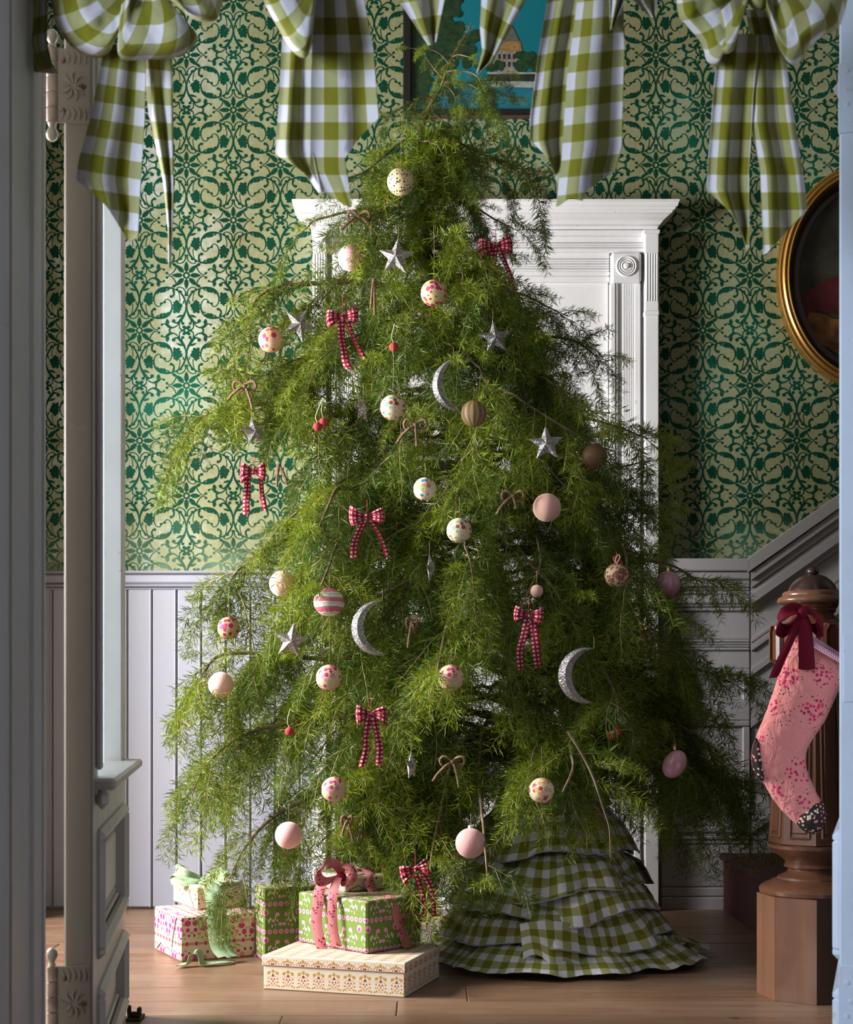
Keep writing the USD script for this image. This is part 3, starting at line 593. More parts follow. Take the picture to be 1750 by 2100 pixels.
for i in range(NB):                                          # the rest fill the crown between the traced ones
    q = (i + 0.5) / NB; yt = 330 + 1400 * q**0.80; yt += rng.normal(0, 20)
    th = i * 2.39996 + rng.normal(0, 0.25); c, s_ = math.cos(th), math.sin(th)
    a, b = ext(min(yt, 1700)); ti = trunk_x(min(yt, 1560)); rx = ((b - ti) if c > 0 else (ti - a)) / SP; rd = depth_r(min(yt, 1650)) * (0.92 if s_ < 0 else 0.85)
    Rr = math.hypot(rx * c, rd * s_) * (0.70 + 0.27 * rng.random()) * (0.80 if c < -0.3 and 540 < yt < 1120 else 1.0); dh = np.array([rx * c, rd * s_]); dh /= max(np.hypot(*dh), 1e-6)
    ys = min(max(yt - (0.55 + 0.4 * rng.random()) * 0.5 * Rr * SP, 290), 1590)
    st0 = P(trunk_x(ys), ys, TD); tip = np.array([st0[0] + dh[0] * Rr, st0[1] + dh[1] * Rr, P(0, yt, TD)[2]])
    tip[0] = P(trunk_x(ys), ys, TD)[0] * 0.5 + P(ti, yt, TD)[0] * 0.5 + dh[0] * Rr
    s = np.linspace(0, 1, 12); z = st0[2] + 0.55 * Rr * s + (tip[2] - st0[2] - 0.55 * Rr) * s**1.9
    side = np.array([-dh[1], dh[0]]) * rng.normal(0, 0.09) * Rr
    p = np.stack([st0[0] + (tip[0] - st0[0]) * s + side[0] * np.sin(np.pi * s), st0[1] + (tip[1] - st0[1]) * s + side[1] * np.sin(np.pi * s), z], 1)
    p[1:] += rng.normal(0, 0.006, (11, 3)); p[:, 1] = np.minimum(p[:, 1], 4.84); p[:, 2] = np.maximum(p[:, 2], 0.30)
    branches.append((p, 0.0035 + 0.008 * min(Rr, 0.8), 1.0))
part(tree, 'trunk', tube(PX(spline(trunk_px, 60), TD), np.interp(np.linspace(0, 1, 60), [0, .2, .35, .45, .6, .8, 1], [.030, .023, .014, .008, .005, .003, .0015]), 10), M['bark'], smooth=60)
for p, r, den in branches:
    part(tree, 'branch', tube(p, np.linspace(r, max(r * 0.22, 0.0011), len(p)), 6), M['bark'], smooth=60)

# a few kinds of sprig, each a twig with side shoots and thin needles, repeated over the branches
def sprig(seed, L, pitch0, pitch1, nside, nl, density):
    r = np.random.default_rng(seed); axes = []
    s = np.linspace(0, 1, 14); pit = np.radians(pitch0 + (pitch1 - pitch0) * s**0.8); step = L / 13
    ax = np.cumsum(np.stack([np.cos(pit) * step, 0.1 * step * np.sin(7 * s + seed), np.sin(pit) * step], 1), 0); ax -= ax[0]
    axes.append((ax, 0.0012))
    for k in range(nside):
        i = 2 + int(9 * (k + 0.5) / nside); t = ax[i + 1] - ax[i]; t /= np.linalg.norm(t)
        sd = np.array([0, 1.0 if k % 2 else -1.0, 0]); d = t * 0.75 + sd * (0.55 + 0.3 * r.random()) + np.array([0, 0, 0.1 * r.normal()]); d /= np.linalg.norm(d)
        l = L * (0.42 - 0.22 * k / nside) * (0.8 + 0.4 * r.random()); q = np.linspace(0, 1, 7)[:, None]
        axes.append((ax[i] + d * l * q + np.array([0, 0, -0.35 * l]) * q**2, 0.0009))
    V, Fc, n = [], [], 0
    for a, rad in axes:
        seg = np.r_[0, np.cumsum(np.linalg.norm(np.diff(a, axis=0), axis=1))]; tot = seg[-1]
        nn_ = max(2, int(tot / 0.0115)); per = int(density * 0.0115 + 0.5); m = nn_ * per                # tufts: several needles from each node
        node = np.repeat((np.arange(nn_) + r.random(nn_)) / nn_, per); u = np.clip(node * tot + r.normal(0, 0.0012, m), 0, tot)
        pos = np.stack([np.interp(u, seg, a[:, j]) for j in range(3)], 1); tan = np.stack([np.interp(u, seg, np.gradient(a[:, j], seg)) for j in range(3)], 1); tan /= np.linalg.norm(tan, axis=1, keepdims=True)
        rnd = r.normal(size=(m, 3)); rnd -= tan * (rnd * tan).sum(1, keepdims=True); rnd /= np.linalg.norm(rnd, axis=1, keepdims=True)
        ang = np.radians(34 + 48 * r.random(m) ** 0.9)[:, None]; dr = tan * np.cos(ang) + rnd * np.sin(ang)
        ln = (nl * (0.62 + 0.5 * r.random(m)) * np.where(u / tot > 0.93, 0.7, 1.0))[:, None]
        w = np.cross(dr, r.normal(size=(m, 3))); w /= np.linalg.norm(w, axis=1, keepdims=True); w *= 0.00118
        mid = pos + dr * ln * 0.5 + np.array([0, 0, 0.01]) * ln; tip = pos + dr * ln + np.array([0, 0, -0.07]) * ln
        V += [pos, mid + w, mid - w, tip]; k = n + np.arange(m)
        Fc += [np.stack([k, k + m, k + 2 * m], 1), np.stack([k + m, k + 3 * m, k + 2 * m], 1)]; n += 4 * m
    return (np.vstack(V), np.vstack(Fc)), join([tube(a, np.linspace(rad, rad * 0.5, len(a)), 3) for a, rad in axes])
spec = [(1, .17, 8, -40, 4, .032, 500, 0), (2, .20, -12, -68, 5, .034, 480, 1), (3, .24, -45, -84, 6, .033, 440, 0), (4, .15, 18, -20, 4, .030, 520, 1), (5, .20, -30, -75, 5, .037, 430, 2), (6, .26, -62, -87, 6, .035, 420, 1)]
fol = UsdGeom.PointInstancer.Define(stage, tree.path + '/foliage'); tag(fol.GetPrim(), 'green needle sprigs', kind='stuff')
for k, (sd, L, p0, p1, ns, nl, den, mt) in enumerate(spec):
    base = f'{tree.path}/foliage/sprig_{k:03d}'; UsdGeom.Xform.Define(stage, base); (nv, tw) = sprig(sd, L, p0, p1, ns, nl, den)
    usdkit.mesh(stage, base + '/needles', nv, M['needle'][mt]); usdkit.mesh(stage, base + '/twig', tw, M['twig'])
    fol.GetPrototypesRel().AddTarget(base)
spr = []                                                     # position, azimuth, pitch, roll, scale, kind
for bi, (p, r, den) in enumerate(branches):
    seg = np.r_[0, np.cumsum(np.linalg.norm(np.diff(p, axis=0), axis=1))]; tot = seg[-1]
    fill = bi >= len(traced); lo = 0.22 * tot if tot > 0.25 else 0.05 * tot
    n = int((tot - lo) / (0.041 if fill else 0.026) * den) + 1
    sc = 1.0 if tot > 0.3 else max(0.28, tot / 0.34)
    for k in range(n):
        u = lo + (tot - lo) * (k + rng.random()) / n; o = np.array([np.interp(u, seg, p[:, j]) for j in range(3)]); t = np.array([np.interp(u, seg, np.gradient(p[:, j], seg)) for j in range(3)])
        az = math.atan2(t[1], t[0]) + (rng.uniform(0.35, 1.35) * (1 if k % 2 else -1) if k < n - 1 else 0)
        hang = np.clip(-t[2] / np.linalg.norm(t), 0, 1)
        kind = rng.choice([0, 1, 2, 3, 4, 5], p=[.22, .22, .14, .16, .16, .10]) if hang < .5 else rng.choice([1, 2, 4, 5], p=[.25, .3, .2, .25])
        spr.append((o, az, rng.normal(0, 10), rng.normal(0, 16), sc * rng.uniform(0.55, 1.12), kind))
    o = p[-1]; t = p[-1] - p[-2]; spr.append((o, math.atan2(t[1], t[0]), 0, 0, sc * 0.8, 3 if t[2] > -0.6 * np.linalg.norm(t) else 2))
p = PX(spline(trunk_px, 60), TD)
for k in range(150):                                        # short sprigs on the upper trunk
    s = 0.20 + 0.79 * (k / 150) ** 1.35; o = np.array([np.interp(s, np.linspace(0, 1, 60), p[:, j]) for j in range(3)])
    spr.append((o, k * 2.4, 10, 0, (0.95 if s < .30 else .75 if s < .42 else .30 if s < .55 else .19 if s < .8 else .10) * rng.uniform(.6, 1.1), [0, 3, 1][k % 3]))

for k in range(70):                                         # and denser ones where the upper trunk would show
    s = 0.26 + 0.17 * k / 70; o = np.array([np.interp(s, np.linspace(0, 1, 60), p[:, j]) for j in range(3)])
    spr.append((o, -1.57 + rng.uniform(-1.5, 1.5), 25, 0, rng.uniform(.65, 1.0), [0, 3, 1][k % 3]))
# depth of the crown's front at a picture point
def front(px, py):
    a, b = ext(py); xc, rx = (a + b) / 2, (b - a) / 2
    return TD - depth_r(py) * 0.93 * math.sqrt(max(0.02, 1 - min(1, ((px - xc) / rx) ** 2)))

# ================================================================ newel post
NX, NY = 0.897, 3.55; ns = F / NY
def nz(py): return CH - (py - HY) / ns
nw = thing('newel_post', 'turned and panelled dark wooden newel post at the foot of the stairs', 'newel post', (NX, NY, 0))
def nl(rows, n=48, rot=0.0): return lathe([(max(r, 0) / ns, nz(y)) for r, y in rows], n, (NX, NY, 0), rot)
def octo(rows): return nl([(r / math.cos(math.pi / 8), y) for r, y in rows], 8, math.pi / 8 + 0.22)
def faces_split(m, k):
    return m
part(nw, 'finial_knob', nl([(0, 1164), (7, 1165), (12, 1168), (13, 1172), (12, 1176), (8, 1180), (0, 1181)]), M['dome'], smooth=50)
part(nw, 'dome', nl([(0, 1178), (16, 1179), (28, 1184), (38, 1192), (45, 1201), (48.5, 1210), (49, 1214), (0, 1214)]), M['dome'], label='dark domed cap with small dents', smooth=50)
part(nw, 'cap_ring', nl([(0, 1211), (52, 1212), (58, 1214), (61, 1218), (61, 1222), (64, 1224), (68, 1226), (71, 1230), (71, 1234), (68, 1238), (60, 1240), (0, 1240)]), M['newel'], smooth=40)
part(nw, 'neck_moulding', nl([(0, 1239), (52, 1240), (50, 1246), (46, 1249), (47, 1252), (45, 1256), (42, 1260), (44, 1263), (54, 1272), (58, 1278), (0, 1279)]), M['newel'], smooth=40)
part(nw, 'head', octo([(0, 1277), (60, 1279), (72, 1288), (74, 1296), (74, 1350), (70, 1364), (66, 1372), (0, 1373)]), M['newel'])
for k in range(8):
    a = k * math.pi / 4 + 0.22 + math.pi / 2
    dv, tv = np.array([math.cos(a), math.sin(a), 0]), np.array([-math.sin(a), math.cos(a), 0])
    w, h = 22 / ns, 40 / ns; zc = nz(1318)
    out = []
    for q, dep in ((1.0, 0.0), (0.96, 0.012), (0.62, 0.017), (0.58, 0.011)):
        pr = [(-w * q, -h * (q * .3 + .7)), (w * q, -h * (q * .3 + .7)), (w * q, h * (q * .4 + .3)), (w * q * .5, h * (q * .3 + .65)), (-w * q * .5, h * (q * .3 + .65)), (-w * q, h * (q * .4 + .3))]
        out.append([np.array([NX, NY, zc]) + dv * (73 / ns + dep) + tv * u + np.array([0, 0, v]) for u, v in pr])
    v = np.array(out).reshape(-1, 3); f = []
    for r_ in range(3):
        for j in range(6):
            p0, p1 = 6 * r_ + j, 6 * r_ + (j + 1) % 6; f += [(p0, p1, p1 + 6), (p0, p1 + 6, p0 + 6)]
    f += [(18, 18 + j, 19 + j) for j in range(1, 5)]
    part(nw, 'head_plate', (v, np.array(f)), M['newel'])
part(nw, 'shaft', octo([(0, 1372), (66, 1373), (68, 1395), (70, 1500), (78, 1640), (82, 1727), (0, 1728)]), M['newel'])
for k in range(8):                                          # raised frames round the sunk panels of the shaft
    a = k * math.pi / 4 + 0.22 + math.pi / 2; dv, tv = np.array([math.cos(a), math.sin(a), 0]), np.array([-math.sin(a), math.cos(a), 0])
    def sp(u, y, e): return np.array([NX, NY, nz(y)]) + dv * (np.interp(y, [1395, 1500, 1640, 1727], [68, 70, 78, 82]) / ns + e) + tv * u * np.interp(y, [1395, 1727], [.85, 1.0]) / ns
    for u in (-20, 20):
        part(nw, 'panel_bead', tube([sp(u, y, 0.001) for y in (1412, 1500, 1640, 1713)], 0.0035, 6), M['newel'], smooth=50)
    for y in (1412, 1713): part(nw, 'panel_bead', tube([sp(-20, y, 0.001), sp(20, y, 0.001)], 0.0035, 6), M['newel'], smooth=50)
    g = [sp(u, y, 0.004) for y in (1424, 1702) for u in (-13, 13)]; h_ = [sp(u, y, -0.002) for y in (1424, 1702) for u in (-13, 13)]
    part(nw, 'panel_field', trimesh.convex.convex_hull(np.array(g + [sp(u, y, -0.001) for y in (1420, 1706) for u in (-16, 16)])), M['newel'])
part(nw, 'collar', nl([(0, 1726), (84, 1728), (90, 1731), (89, 1737), (78, 1748), (66, 1756), (57, 1764), (54, 1770), (58, 1773), (57, 1777), (50, 1780), (0, 1781)]), M['newel'], smooth=35)
part(nw, 'base_moulding', nl([(0, 1778), (50, 1779), (49, 1784), (55, 1790), (64, 1794), (70, 1797), (72, 1801), (84, 1805), (90, 1809), (96, 1811), (104, 1816), (108, 1822), (107, 1829), (103, 1833), (0, 1834)]), M['newel'], smooth=35)
bz1, bz0, rr_ = nz(1832), 0.0, 104 / ns
for k in range(8):                                          # the octagonal base, plank by plank
    a0, a1 = k * math.pi / 4 + math.pi / 8 + 0.22, (k + 1) * math.pi / 4 + math.pi / 8 + 0.22; R_ = rr_ / math.cos(math.pi / 8)
    q = [(NX + R_ * math.cos(a0), NY + R_ * math.sin(a0)), (NX + R_ * math.cos(a1), NY + R_ * math.sin(a1)), (NX + R_ * .75 * math.cos(a1), NY + R_ * .75 * math.sin(a1)), (NX + R_ * .75 * math.cos(a0), NY + R_ * .75 * math.sin(a0))]
    m = trimesh.creation.extrude_polygon(Polygon(q).buffer(-0.0004), bz1 - bz0, engine='earcut')
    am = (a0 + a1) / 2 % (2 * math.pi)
    part(nw, 'base_plank', m, M['newel_shaded'] if math.cos(am) > -0.1 and math.sin(am) < 0 else M['newel_worn'], label='worn brown base plank' if not (math.cos(am) > -0.1 and math.sin(am) < 0) else 'dark red base plank with shade in its colour')  # planks facing front and right carry painted shade

# ================================================================ stocking on its velvet bow
def stocking_mat(name, ground, dark, scale, r0):
    g = G(); p = g.obj(); d, c = g.vor(p, scale, 0.9); cr, cg, cb = (g('separate_color', 'r', color=c),) * 3
    sub, sc_ = g.vor(p, scale * 8.0, 0.9)
    cl = g.m('multiply', g.m('less_than', d, r0), g.m('less_than', sub, 0.43))
    lf = g.m('multiply', g.m('less_than', d, r0 * 1.5), g.m('less_than', sub, 0.20))
    col = g.mix(lf, ground, (0.05, 0.05, 0.02)); col = g.mix(cl, col, g.mix(g('separate_color', 'r', color=sc_), dark, tuple(min(1, 2.2 * x) for x in dark)))
    w = g.noise(g.scale(p, (26, 26, 9)), 1.0, 3.0, 0.6, 1.6)
    q = g('wave_texture', 'fac', vector=g.scale(p, (1, 1, 1)), scale=6.0, distortion=9.0, detail=3.0, detail_scale=2.0, bands_direction='z', profile='sine')
    h = g.m('add', w, g.m('multiply', g.step(q, 0.0, 0.10), 0.16))
    return g.done(name, base_color=col, roughness=0.85, sheen_weight=0.2, specular_ior_level=0.2, normal=g.bump(h, 0.9, 0.008))
M['stocking'] = stocking_mat('quilted_pink_cotton', (0.54, 0.180, 0.165), (0.24, 0.008, 0.04), 14.5, 0.40)
def toe_mat():
    g = G(); p = g.obj(); d, c = g.vor(p, 135.0); r = g('separate_color', 'r', color=c); r2 = g('separate_color', 'g', color=c)
    col = g.mix(g.m('multiply', g.m('less_than', d, 0.42), g.m('greater_than', r, 0.35)), (0.022, 0.016, 0.014), g.ramp(r2, [(0.0, (0.55, 0.13, 0.18)), (0.55, (0.42, 0.05, 0.10)), (0.6, (0.50, 0.40, 0.30))], False))
    return g.done('dark_floral_cotton', base_color=col, roughness=0.9, specular_ior_level=0.2)
M['toe'] = toe_mat()
M['velvet_red'] = plain('wine_velvet', (0.10, 0.0022, 0.011), 0.75, var=0.4, sc=60, specular_ior_level=0.1, sheen_weight=0.12, sheen_tint=(0.8, 0.08, 0.16), sheen_roughness=0.35)
SD = 3.33
def spx(pts): return [(1480 + x / 4.2, 1220 + y / 4.2) for x, y in pts]
outline = spx([(610, 300), (660, 340), (800, 430), (1020, 560), (1180, 650), (1150, 720), (1090, 780), (1015, 830), (960, 950), (900, 1080), (835, 1180), (780, 1260), (748, 1320), (735, 1370), (732, 1430), (742, 1500), (790, 1630), (850, 1750), (890, 1800), (905, 1890), (890, 1975), (850, 2040), (790, 2060), (710, 2030), (640, 1970), (540, 1880), (440, 1750), (370, 1620), (310, 1570), (270, 1490), (255, 1390), (275, 1290), (320, 1170), (400, 980), (460, 800), (520, 620), (570, 440)])
so = wpoly(outline, SD)
def pillow(pl, yb, th, sub=0.006, sgn=1):
    """puffed double-sided shape: a polygon filled with points, its front and back domed"""
    x0, y0, x1, y1 = pl.bounds; bd = []
    L = pl.exterior.length; nb = int(L / sub); bd = [pl.exterior.interpolate(k / nb, normalized=True).coords[0] for k in range(nb)]
    gx, gz = np.meshgrid(np.arange(x0, x1, sub), np.arange(y0, y1, sub * .87)); gx[1::2] += sub / 2
    inn = [(a, b) for a, b in zip(gx.ravel(), gz.ravel()) if pl.buffer(-sub * .5).contains(Point(a, b))]
    from scipy.spatial import Delaunay
    pts = np.array(bd + inn); tri = Delaunay(pts).simplices
    cen = pts[tri].mean(1); tri = tri[[pl.buffer(1e-5).contains(Point(*c)) for c in cen]]
    e = np.array([pl.exterior.distance(Point(*p)) for p in pts]); h = th * np.sqrt(1 - (1 - np.clip(e / (th * 2.2), 0, 1)) ** 2)
    A = np.stack([pts[:, 0], yb - h, pts[:, 1]], 1); B = np.stack([pts[:, 0], yb + h * 0.6, pts[:, 1]], 1)
    a = pts[tri]; area = np.cross(np.c_[a[:, 1] - a[:, 0], np.zeros(len(a))], np.c_[a[:, 2] - a[:, 0], np.zeros(len(a))])[:, 2]
    tri[area < 0] = tri[area < 0][:, ::-1]
    nb = len(bd); V = np.vstack([A, B]); return (V, np.vstack([tri, tri[:, ::-1] + len(A)])), h
sk = thing('christmas_stocking', 'quilted pink floral stocking with dark toe hanging on the newel post', 'stocking', P(1660, 1480, SD))
toe_px = spx([(640, 1890), (665, 1830), (720, 1790), (790, 1775), (870, 1778), (890, 1800), (905, 1890), (890, 1975), (850, 2040), (790, 2060), (710, 2030), (650, 1980)])
heel_px = spx([(297, 1228), (335, 1290), (358, 1380), (372, 1470), (368, 1560), (360, 1612), (310, 1570), (270, 1490), (255, 1390), (275, 1290)])
def quilt(m, amp):
    v = m[0].copy(); a = v - sk.loc
    f_ = meshkit.fbm(np.stack([a[:, 0] * 55, a[:, 1] * 20, a[:, 2] * 22], 1), 3) + 0.6 * meshkit.fbm(a * 75, 2, 5); v[:, 1] += amp * f_; return v, m[1]
body, _ = pillow(so, SD, .030); part(sk, 'sock', quilt(body, .006), M['stocking'], smooth=True)
tb, _ = pillow(wpoly(toe_px, SD).buffer(.001), SD, .030); part(sk, 'toe', quilt((tb[0] * [1, 1, 1] + [0, -.004, 0], tb[1]), .002), M['toe'], label='dark floral toe patch', smooth=True)
hb, _ = pillow(wpoly(heel_px, SD).buffer(.001), SD, .024); part(sk, 'heel', quilt((hb[0] + [0, -.004, 0], hb[1]), .002), M['toe'], label='dark floral heel patch', smooth=True)
cuff = spx([(606, 290), (700, 345), (800, 415), (1020, 545), (1180, 640)]); cf = spline(PX(cuff, SD - .026), 30)
g_ = np.stack([cf + [0, .004, .003], cf + [0, -.006, .0], cf + [0, -.007, -.005], cf + [0, 0, -.010]], 1); uv = np.stack(np.meshgrid(np.linspace(0, .2, 30), np.linspace(0, .014, 4), indexing='ij'), -1)
M['pink_gingham'] = gingham('pink_gingham', 0.0019, (0.42, 0.05, 0.14), (0.62, 0.30, 0.38), (0.82, 0.74, 0.78))
m_, u_ = sheet(g_, .0012, uv); part(sk, 'cuff', m_, M['pink_gingham'], label='pink gingham binding', smooth=True, uv=u_)
cb = spline(PX(spx([(640, 290), (720, 335), (830, 395), (1020, 515), (1180, 610)]), SD + .012), 30); g_ = np.stack([cb + [0, 0, .004], cb + [0, .002, -.012]], 1)
uv = np.stack(np.meshgrid(np.linspace(0, .2, 30), np.linspace(0, .014, 2), indexing='ij'), -1); m_, u_ = sheet(g_, .0012, uv); part(sk, 'lining', m_, M['pink_gingham'], smooth=True, uv=u_)
lp = PX(spx([(640, 300), (655, 240), (662, 205), (672, 240), (682, 300)]), SD - .020); part(sk, 'hanging_loop', tube(spline(lp, 20), .0035, 6), M['pink_gingham'], smooth=60)

def ribbon(path, w, side, th=.0010, n=24, fold=0.0, uv0=0.0, taper=None, cross=3):
    """strip of cloth along a path of points; side = direction(s) of its width"""
    p = spline(path, n); s = np.asarray(side, float); sd = spline(s, n) if s.ndim == 2 else np.tile(s, (n, 1)); sd /= np.linalg.norm(sd, axis=1, keepdims=True)
    t = np.gradient(p, axis=0); nn = np.cross(t, sd); nn /= np.maximum(np.linalg.norm(nn, axis=1, keepdims=True), 1e-9)
    q = np.linspace(-1, 1, cross); ww = np.interp(np.linspace(0, 1, n), np.linspace(0, 1, len(taper)), taper) if taper is not None else np.ones(n)
    g = p[:, None] + sd[:, None] * (q[None, :, None] * w / 2 * ww[:, None, None]) + nn[:, None] * (fold * np.cos(q * np.pi)[None, :, None])
    L = np.r_[0, np.cumsum(np.linalg.norm(np.diff(p, axis=0), axis=1))] + uv0
    uv = np.stack([np.broadcast_to(q[None] * w / 2 + w, (n, cross)), np.broadcast_to(L[:, None], (n, cross))], -1)
    return sheet(g, th, uv)
vb = thing('velvet_bow', 'dark wine velvet bow tied above the pink stocking', 'bow', P(1640, 1265, SD - .03))
vd = SD - .035
for pts, sd, w, tp, nm in (
    ([(1648, 1252), (1628, 1250), (1605, 1262), (1597, 1285), (1612, 1292), (1630, 1272), (1645, 1258)], (0.2, .4, .9), .030, [.5, 1, 1.2, 1.2, 1.1, .8, .5], 'loop'),
    ([(1645, 1252), (1662, 1250), (1680, 1270), (1685, 1290), (1668, 1292), (1655, 1272), (1645, 1256)], (-.3, .4, .9), .030, [.5, 1, 1.2, 1.2, 1.1, .8, .5], 'loop'),
    ([(1645, 1254), (1636, 1280), (1622, 1315), (1604, 1355), (1590, 1388)], (.9, .2, .35), .026, [.6, .9, 1, 1, 1], 'tail'),
    ([(1646, 1254), (1652, 1280), (1655, 1320), (1656, 1350), (1657, 1373)], (1, .2, .05), .038, [.5, .8, .9, .95, 1], 'tail')):
    dd = np.full(len(pts), vd) - (0.012 * np.sin(np.linspace(0, np.pi * (2 if nm == 'loop' else 1), len(pts))))
    m_, u_ = ribbon(PX(pts, dd), w, sd, .0018, 26, .004, taper=tp, cross=5); part(vb, nm, m_, M['velvet_red'], smooth=True, uv=u_)
kn = ball(P(1646, 1256, vd - .006), .012, 3, 1.1); part(vb, 'knot', kn, M['velvet_red'], smooth=True)

# ================================================================ tree skirt: gathered gingham tiers round the stand
KX, KY = 0.335, 4.065
ts = thing('tree_skirt', 'tiered ruffled olive gingham tree skirt spread on the floor', 'tree skirt', (KX, KY, 0))
def tier(r0, z0, r1, z1, amp, k, seed, th0=0.0, sweep=2 * np.pi, drag=0.0, lift=None):
    r = np.random.default_rng(seed); n, m = 16, 260; s = np.linspace(0, 1, n)[:, None]; a = np.linspace(0, sweep, m)[None, :] + th0
    wob = sum(r.uniform(.5, 1) * np.sin(k * f * a + r.uniform(0, 6.28) + 1.3 * np.sin(2 * a + seed)) for f in (0.6, 1.0, 1.7)) / 1.6
    cr = np.sin(a * 3 + seed) * 0.5 + np.sin(a * 5 + 2 * seed) * 0.5
    rad = r0 + (r1 - r0) * (s ** .85) + amp * wob * s**1.3 * (1 + .0 * a); z = z0 + (z1 - z0) * s ** 1.25 + amp * 0.35 * wob * s * np.sin(np.pi * s) + 0.020 * cr * s * (1 if z1 > .03 else 0)
    if z1 < .03: z = np.maximum(z, 0.004 + 0.010 * np.clip(wob, 0, 1) * s)
    nz_ = meshkit.fbm(np.stack([np.cos(a) * 7 + 0 * s, np.sin(a) * 7 + 0 * s, s * 3 + seed + 0 * a], -1).reshape(-1, 3), 4, seed).reshape(n, m); rad = rad + .016 * nz_ * s; z = z + (.022 * nz_ * np.sin(np.pi * np.clip(s * .8, 0, 1)) if z1 > .03 else np.abs(.040 * nz_) * s * (1 - .5 * s))
    x = rad * np.cos(a); y = rad * np.sin(a)
    if drag: g = np.clip(np.cos(a + 0.12), 0, 1) ** 5 * s**1.5; x = x + drag * g; z = z + .012 * g * np.sin(16 * a) ** 2
    pts = np.stack([KX + x, KY + y, z * np.ones_like(a)], -1)
    uv = np.stack([np.broadcast_to(a * r1 * 1.02, (n, m)), np.broadcast_to(s * math.hypot(r1 - r0, z1 - z0) + .05, (n, m))], -1)
    return pts, uv
for nm, args in (('tier', (.150, .110, .352, .004, .030, 8, 1)), ('tier', (.205, .165, .300, .062, .022, 7, 2)), ('tier', (.170, .235, .272, .135, .028, 6, 3)), ('tier', (.140, .300, .243, .190, .030, 6, 4)), ('tier', (.095, .425, .205, .285, .018, 6, 5)), ('tier', (.050, .545, .135, .415, .014, 5, 6))):
    pts, uv = tier(*args, drag=.0 if args[3] > .03 else .05); m_, u_ = sheet(pts, .0016, uv); part(ts, nm, m_, M['gingham_skirt'], smooth=True, uv=u_)
    hem = pts[-1] + [0, 0, 0]; part(ts, 'hem', tube(hem, .0022, 5), M['gingham_hem'] if 'gingham_hem' in M else M['lav'], smooth=60, label='pale hem') if args[3] > .03 else None
cr_ = lathe([(0.03, .40), (.06, .40), (.09, .30), (.12, .10), (.13, .0)], 24, (KX - .03, KY + .03, 0)); part(ts, 'stand_cover', cr_, M['gingham_skirt'], uv=np.c_[cr_[0][:, 0] * 3, cr_[0][:, 2]] * 1.0)
# crumpled end trailing off to the right
r = np.random.default_rng(5); n, m = 22, 30
gx, gy = np.meshgrid(np.linspace(0, 1, n), np.linspace(0, 1, m), indexing='ij')
bx_, by_ = .585 + .125 * gx, 4.02 + (gy - .5) * .34 * (1 - .35 * gx) + .10 * gx
hz = .012 + .040 * np.abs(meshkit.fbm(np.stack([gx * 5, gy * 6, 0 * gx], -1).reshape(-1, 3), 3, 3)).reshape(n, m) * 1.6 * (1 - gx**4) + .02 * (1 - gx)
m_, u_ = sheet(np.stack([bx_, by_, hz], -1), .0016, np.stack([gx * .22, gy * .42], -1)); part(ts, 'crumpled_end', m_, M['gingham_skirt'], smooth=True, uv=u_)
# a folded-up flap on the front tier
fa = np.array([(1062, 1895), (1080, 1890), (1120, 1893), (1165, 1897), (1182, 1925)], float)
n, m = 12, 16; s = np.linspace(0, 1, n)[:, None]; q = np.linspace(0, 1, m)[None]
fx = 1066 + 118 * q + s * (8 - 2 * q) + 6 * np.sin(6 * q) * s; fy = 1895 - 6 * np.sin(np.pi * q) + s * (72 + 22 * q - 12 * np.sin(9 * q) * (1 - q)); fd = 3.745 + .03 * (1 - s) - .012 * np.sin(np.pi * q) + .006 * np.sin(9 * q) * s
m_, u_ = sheet(PX(np.stack([fx + 0 * s, fy], -1), fd), .0016, np.stack([(q + 0 * s) * .145, (s + 0 * q) * .105], -1)); part(ts, 'flap', m_, M['gingham_skirt'], smooth=True, uv=u_)

# ================================================================ gifts
def stamp(g, uv, cell, shapes, base, mirror=True, off=(0, 0), half=False):
    """repeats flat printed shapes on a grid: shapes = (x, y, rx, ry, colour) in units of the cell, centre 0"""
    u, v, _ = g.xyz(uv)
    cu = g.m('add', g.m('divide', u, cell[0]), off[0]); cv = g.m('add', g.m('divide', v, cell[1]), off[1])
    if half: cu = g.m('add', cu, g.m('multiply', g.m('floored_modulo', g.m('floor', cv), 2.0), 0.5))
    x = g.m('subtract', g.m('fraction', cu), 0.5); y = g.m('subtract', g.m('fraction', cv), 0.5)
    if mirror: x = g.m('absolute', x)
    col = base
    for sx, sy, rx, ry, c in shapes:
        rx, ry = rx * 1.15, ry * 1.15
        dx = g.m('divide', g.m('subtract', x, sx), rx); dy = g.m('divide', g.m('subtract', y, sy), ry)
        e = g.m('less_than', g.m('add', g.m('multiply', dx, dx), g.m('multiply', dy, dy)), 1.0)
        col = g.mix(e, col, c)
    return col
CREAM = (0.62, 0.52, 0.40); MAG = (0.46, 0.03, 0.18); BRN = (0.22, 0.045, 0.035); OLV = (0.33, 0.25, 0.05); PNK = (0.62, 0.22, 0.22); GLD = (0.42, 0.24, 0.05)
def gift_mat(name, fn, rough=0.55):
    g = G(); col = fn(g, g.st()); n = g.noise(g.obj(), 22.0, 3.0)
    return g.done(name, base_color=col, roughness=rough, specular_ior_level=0.35, normal=g.bump(n, 0.35, 0.003))
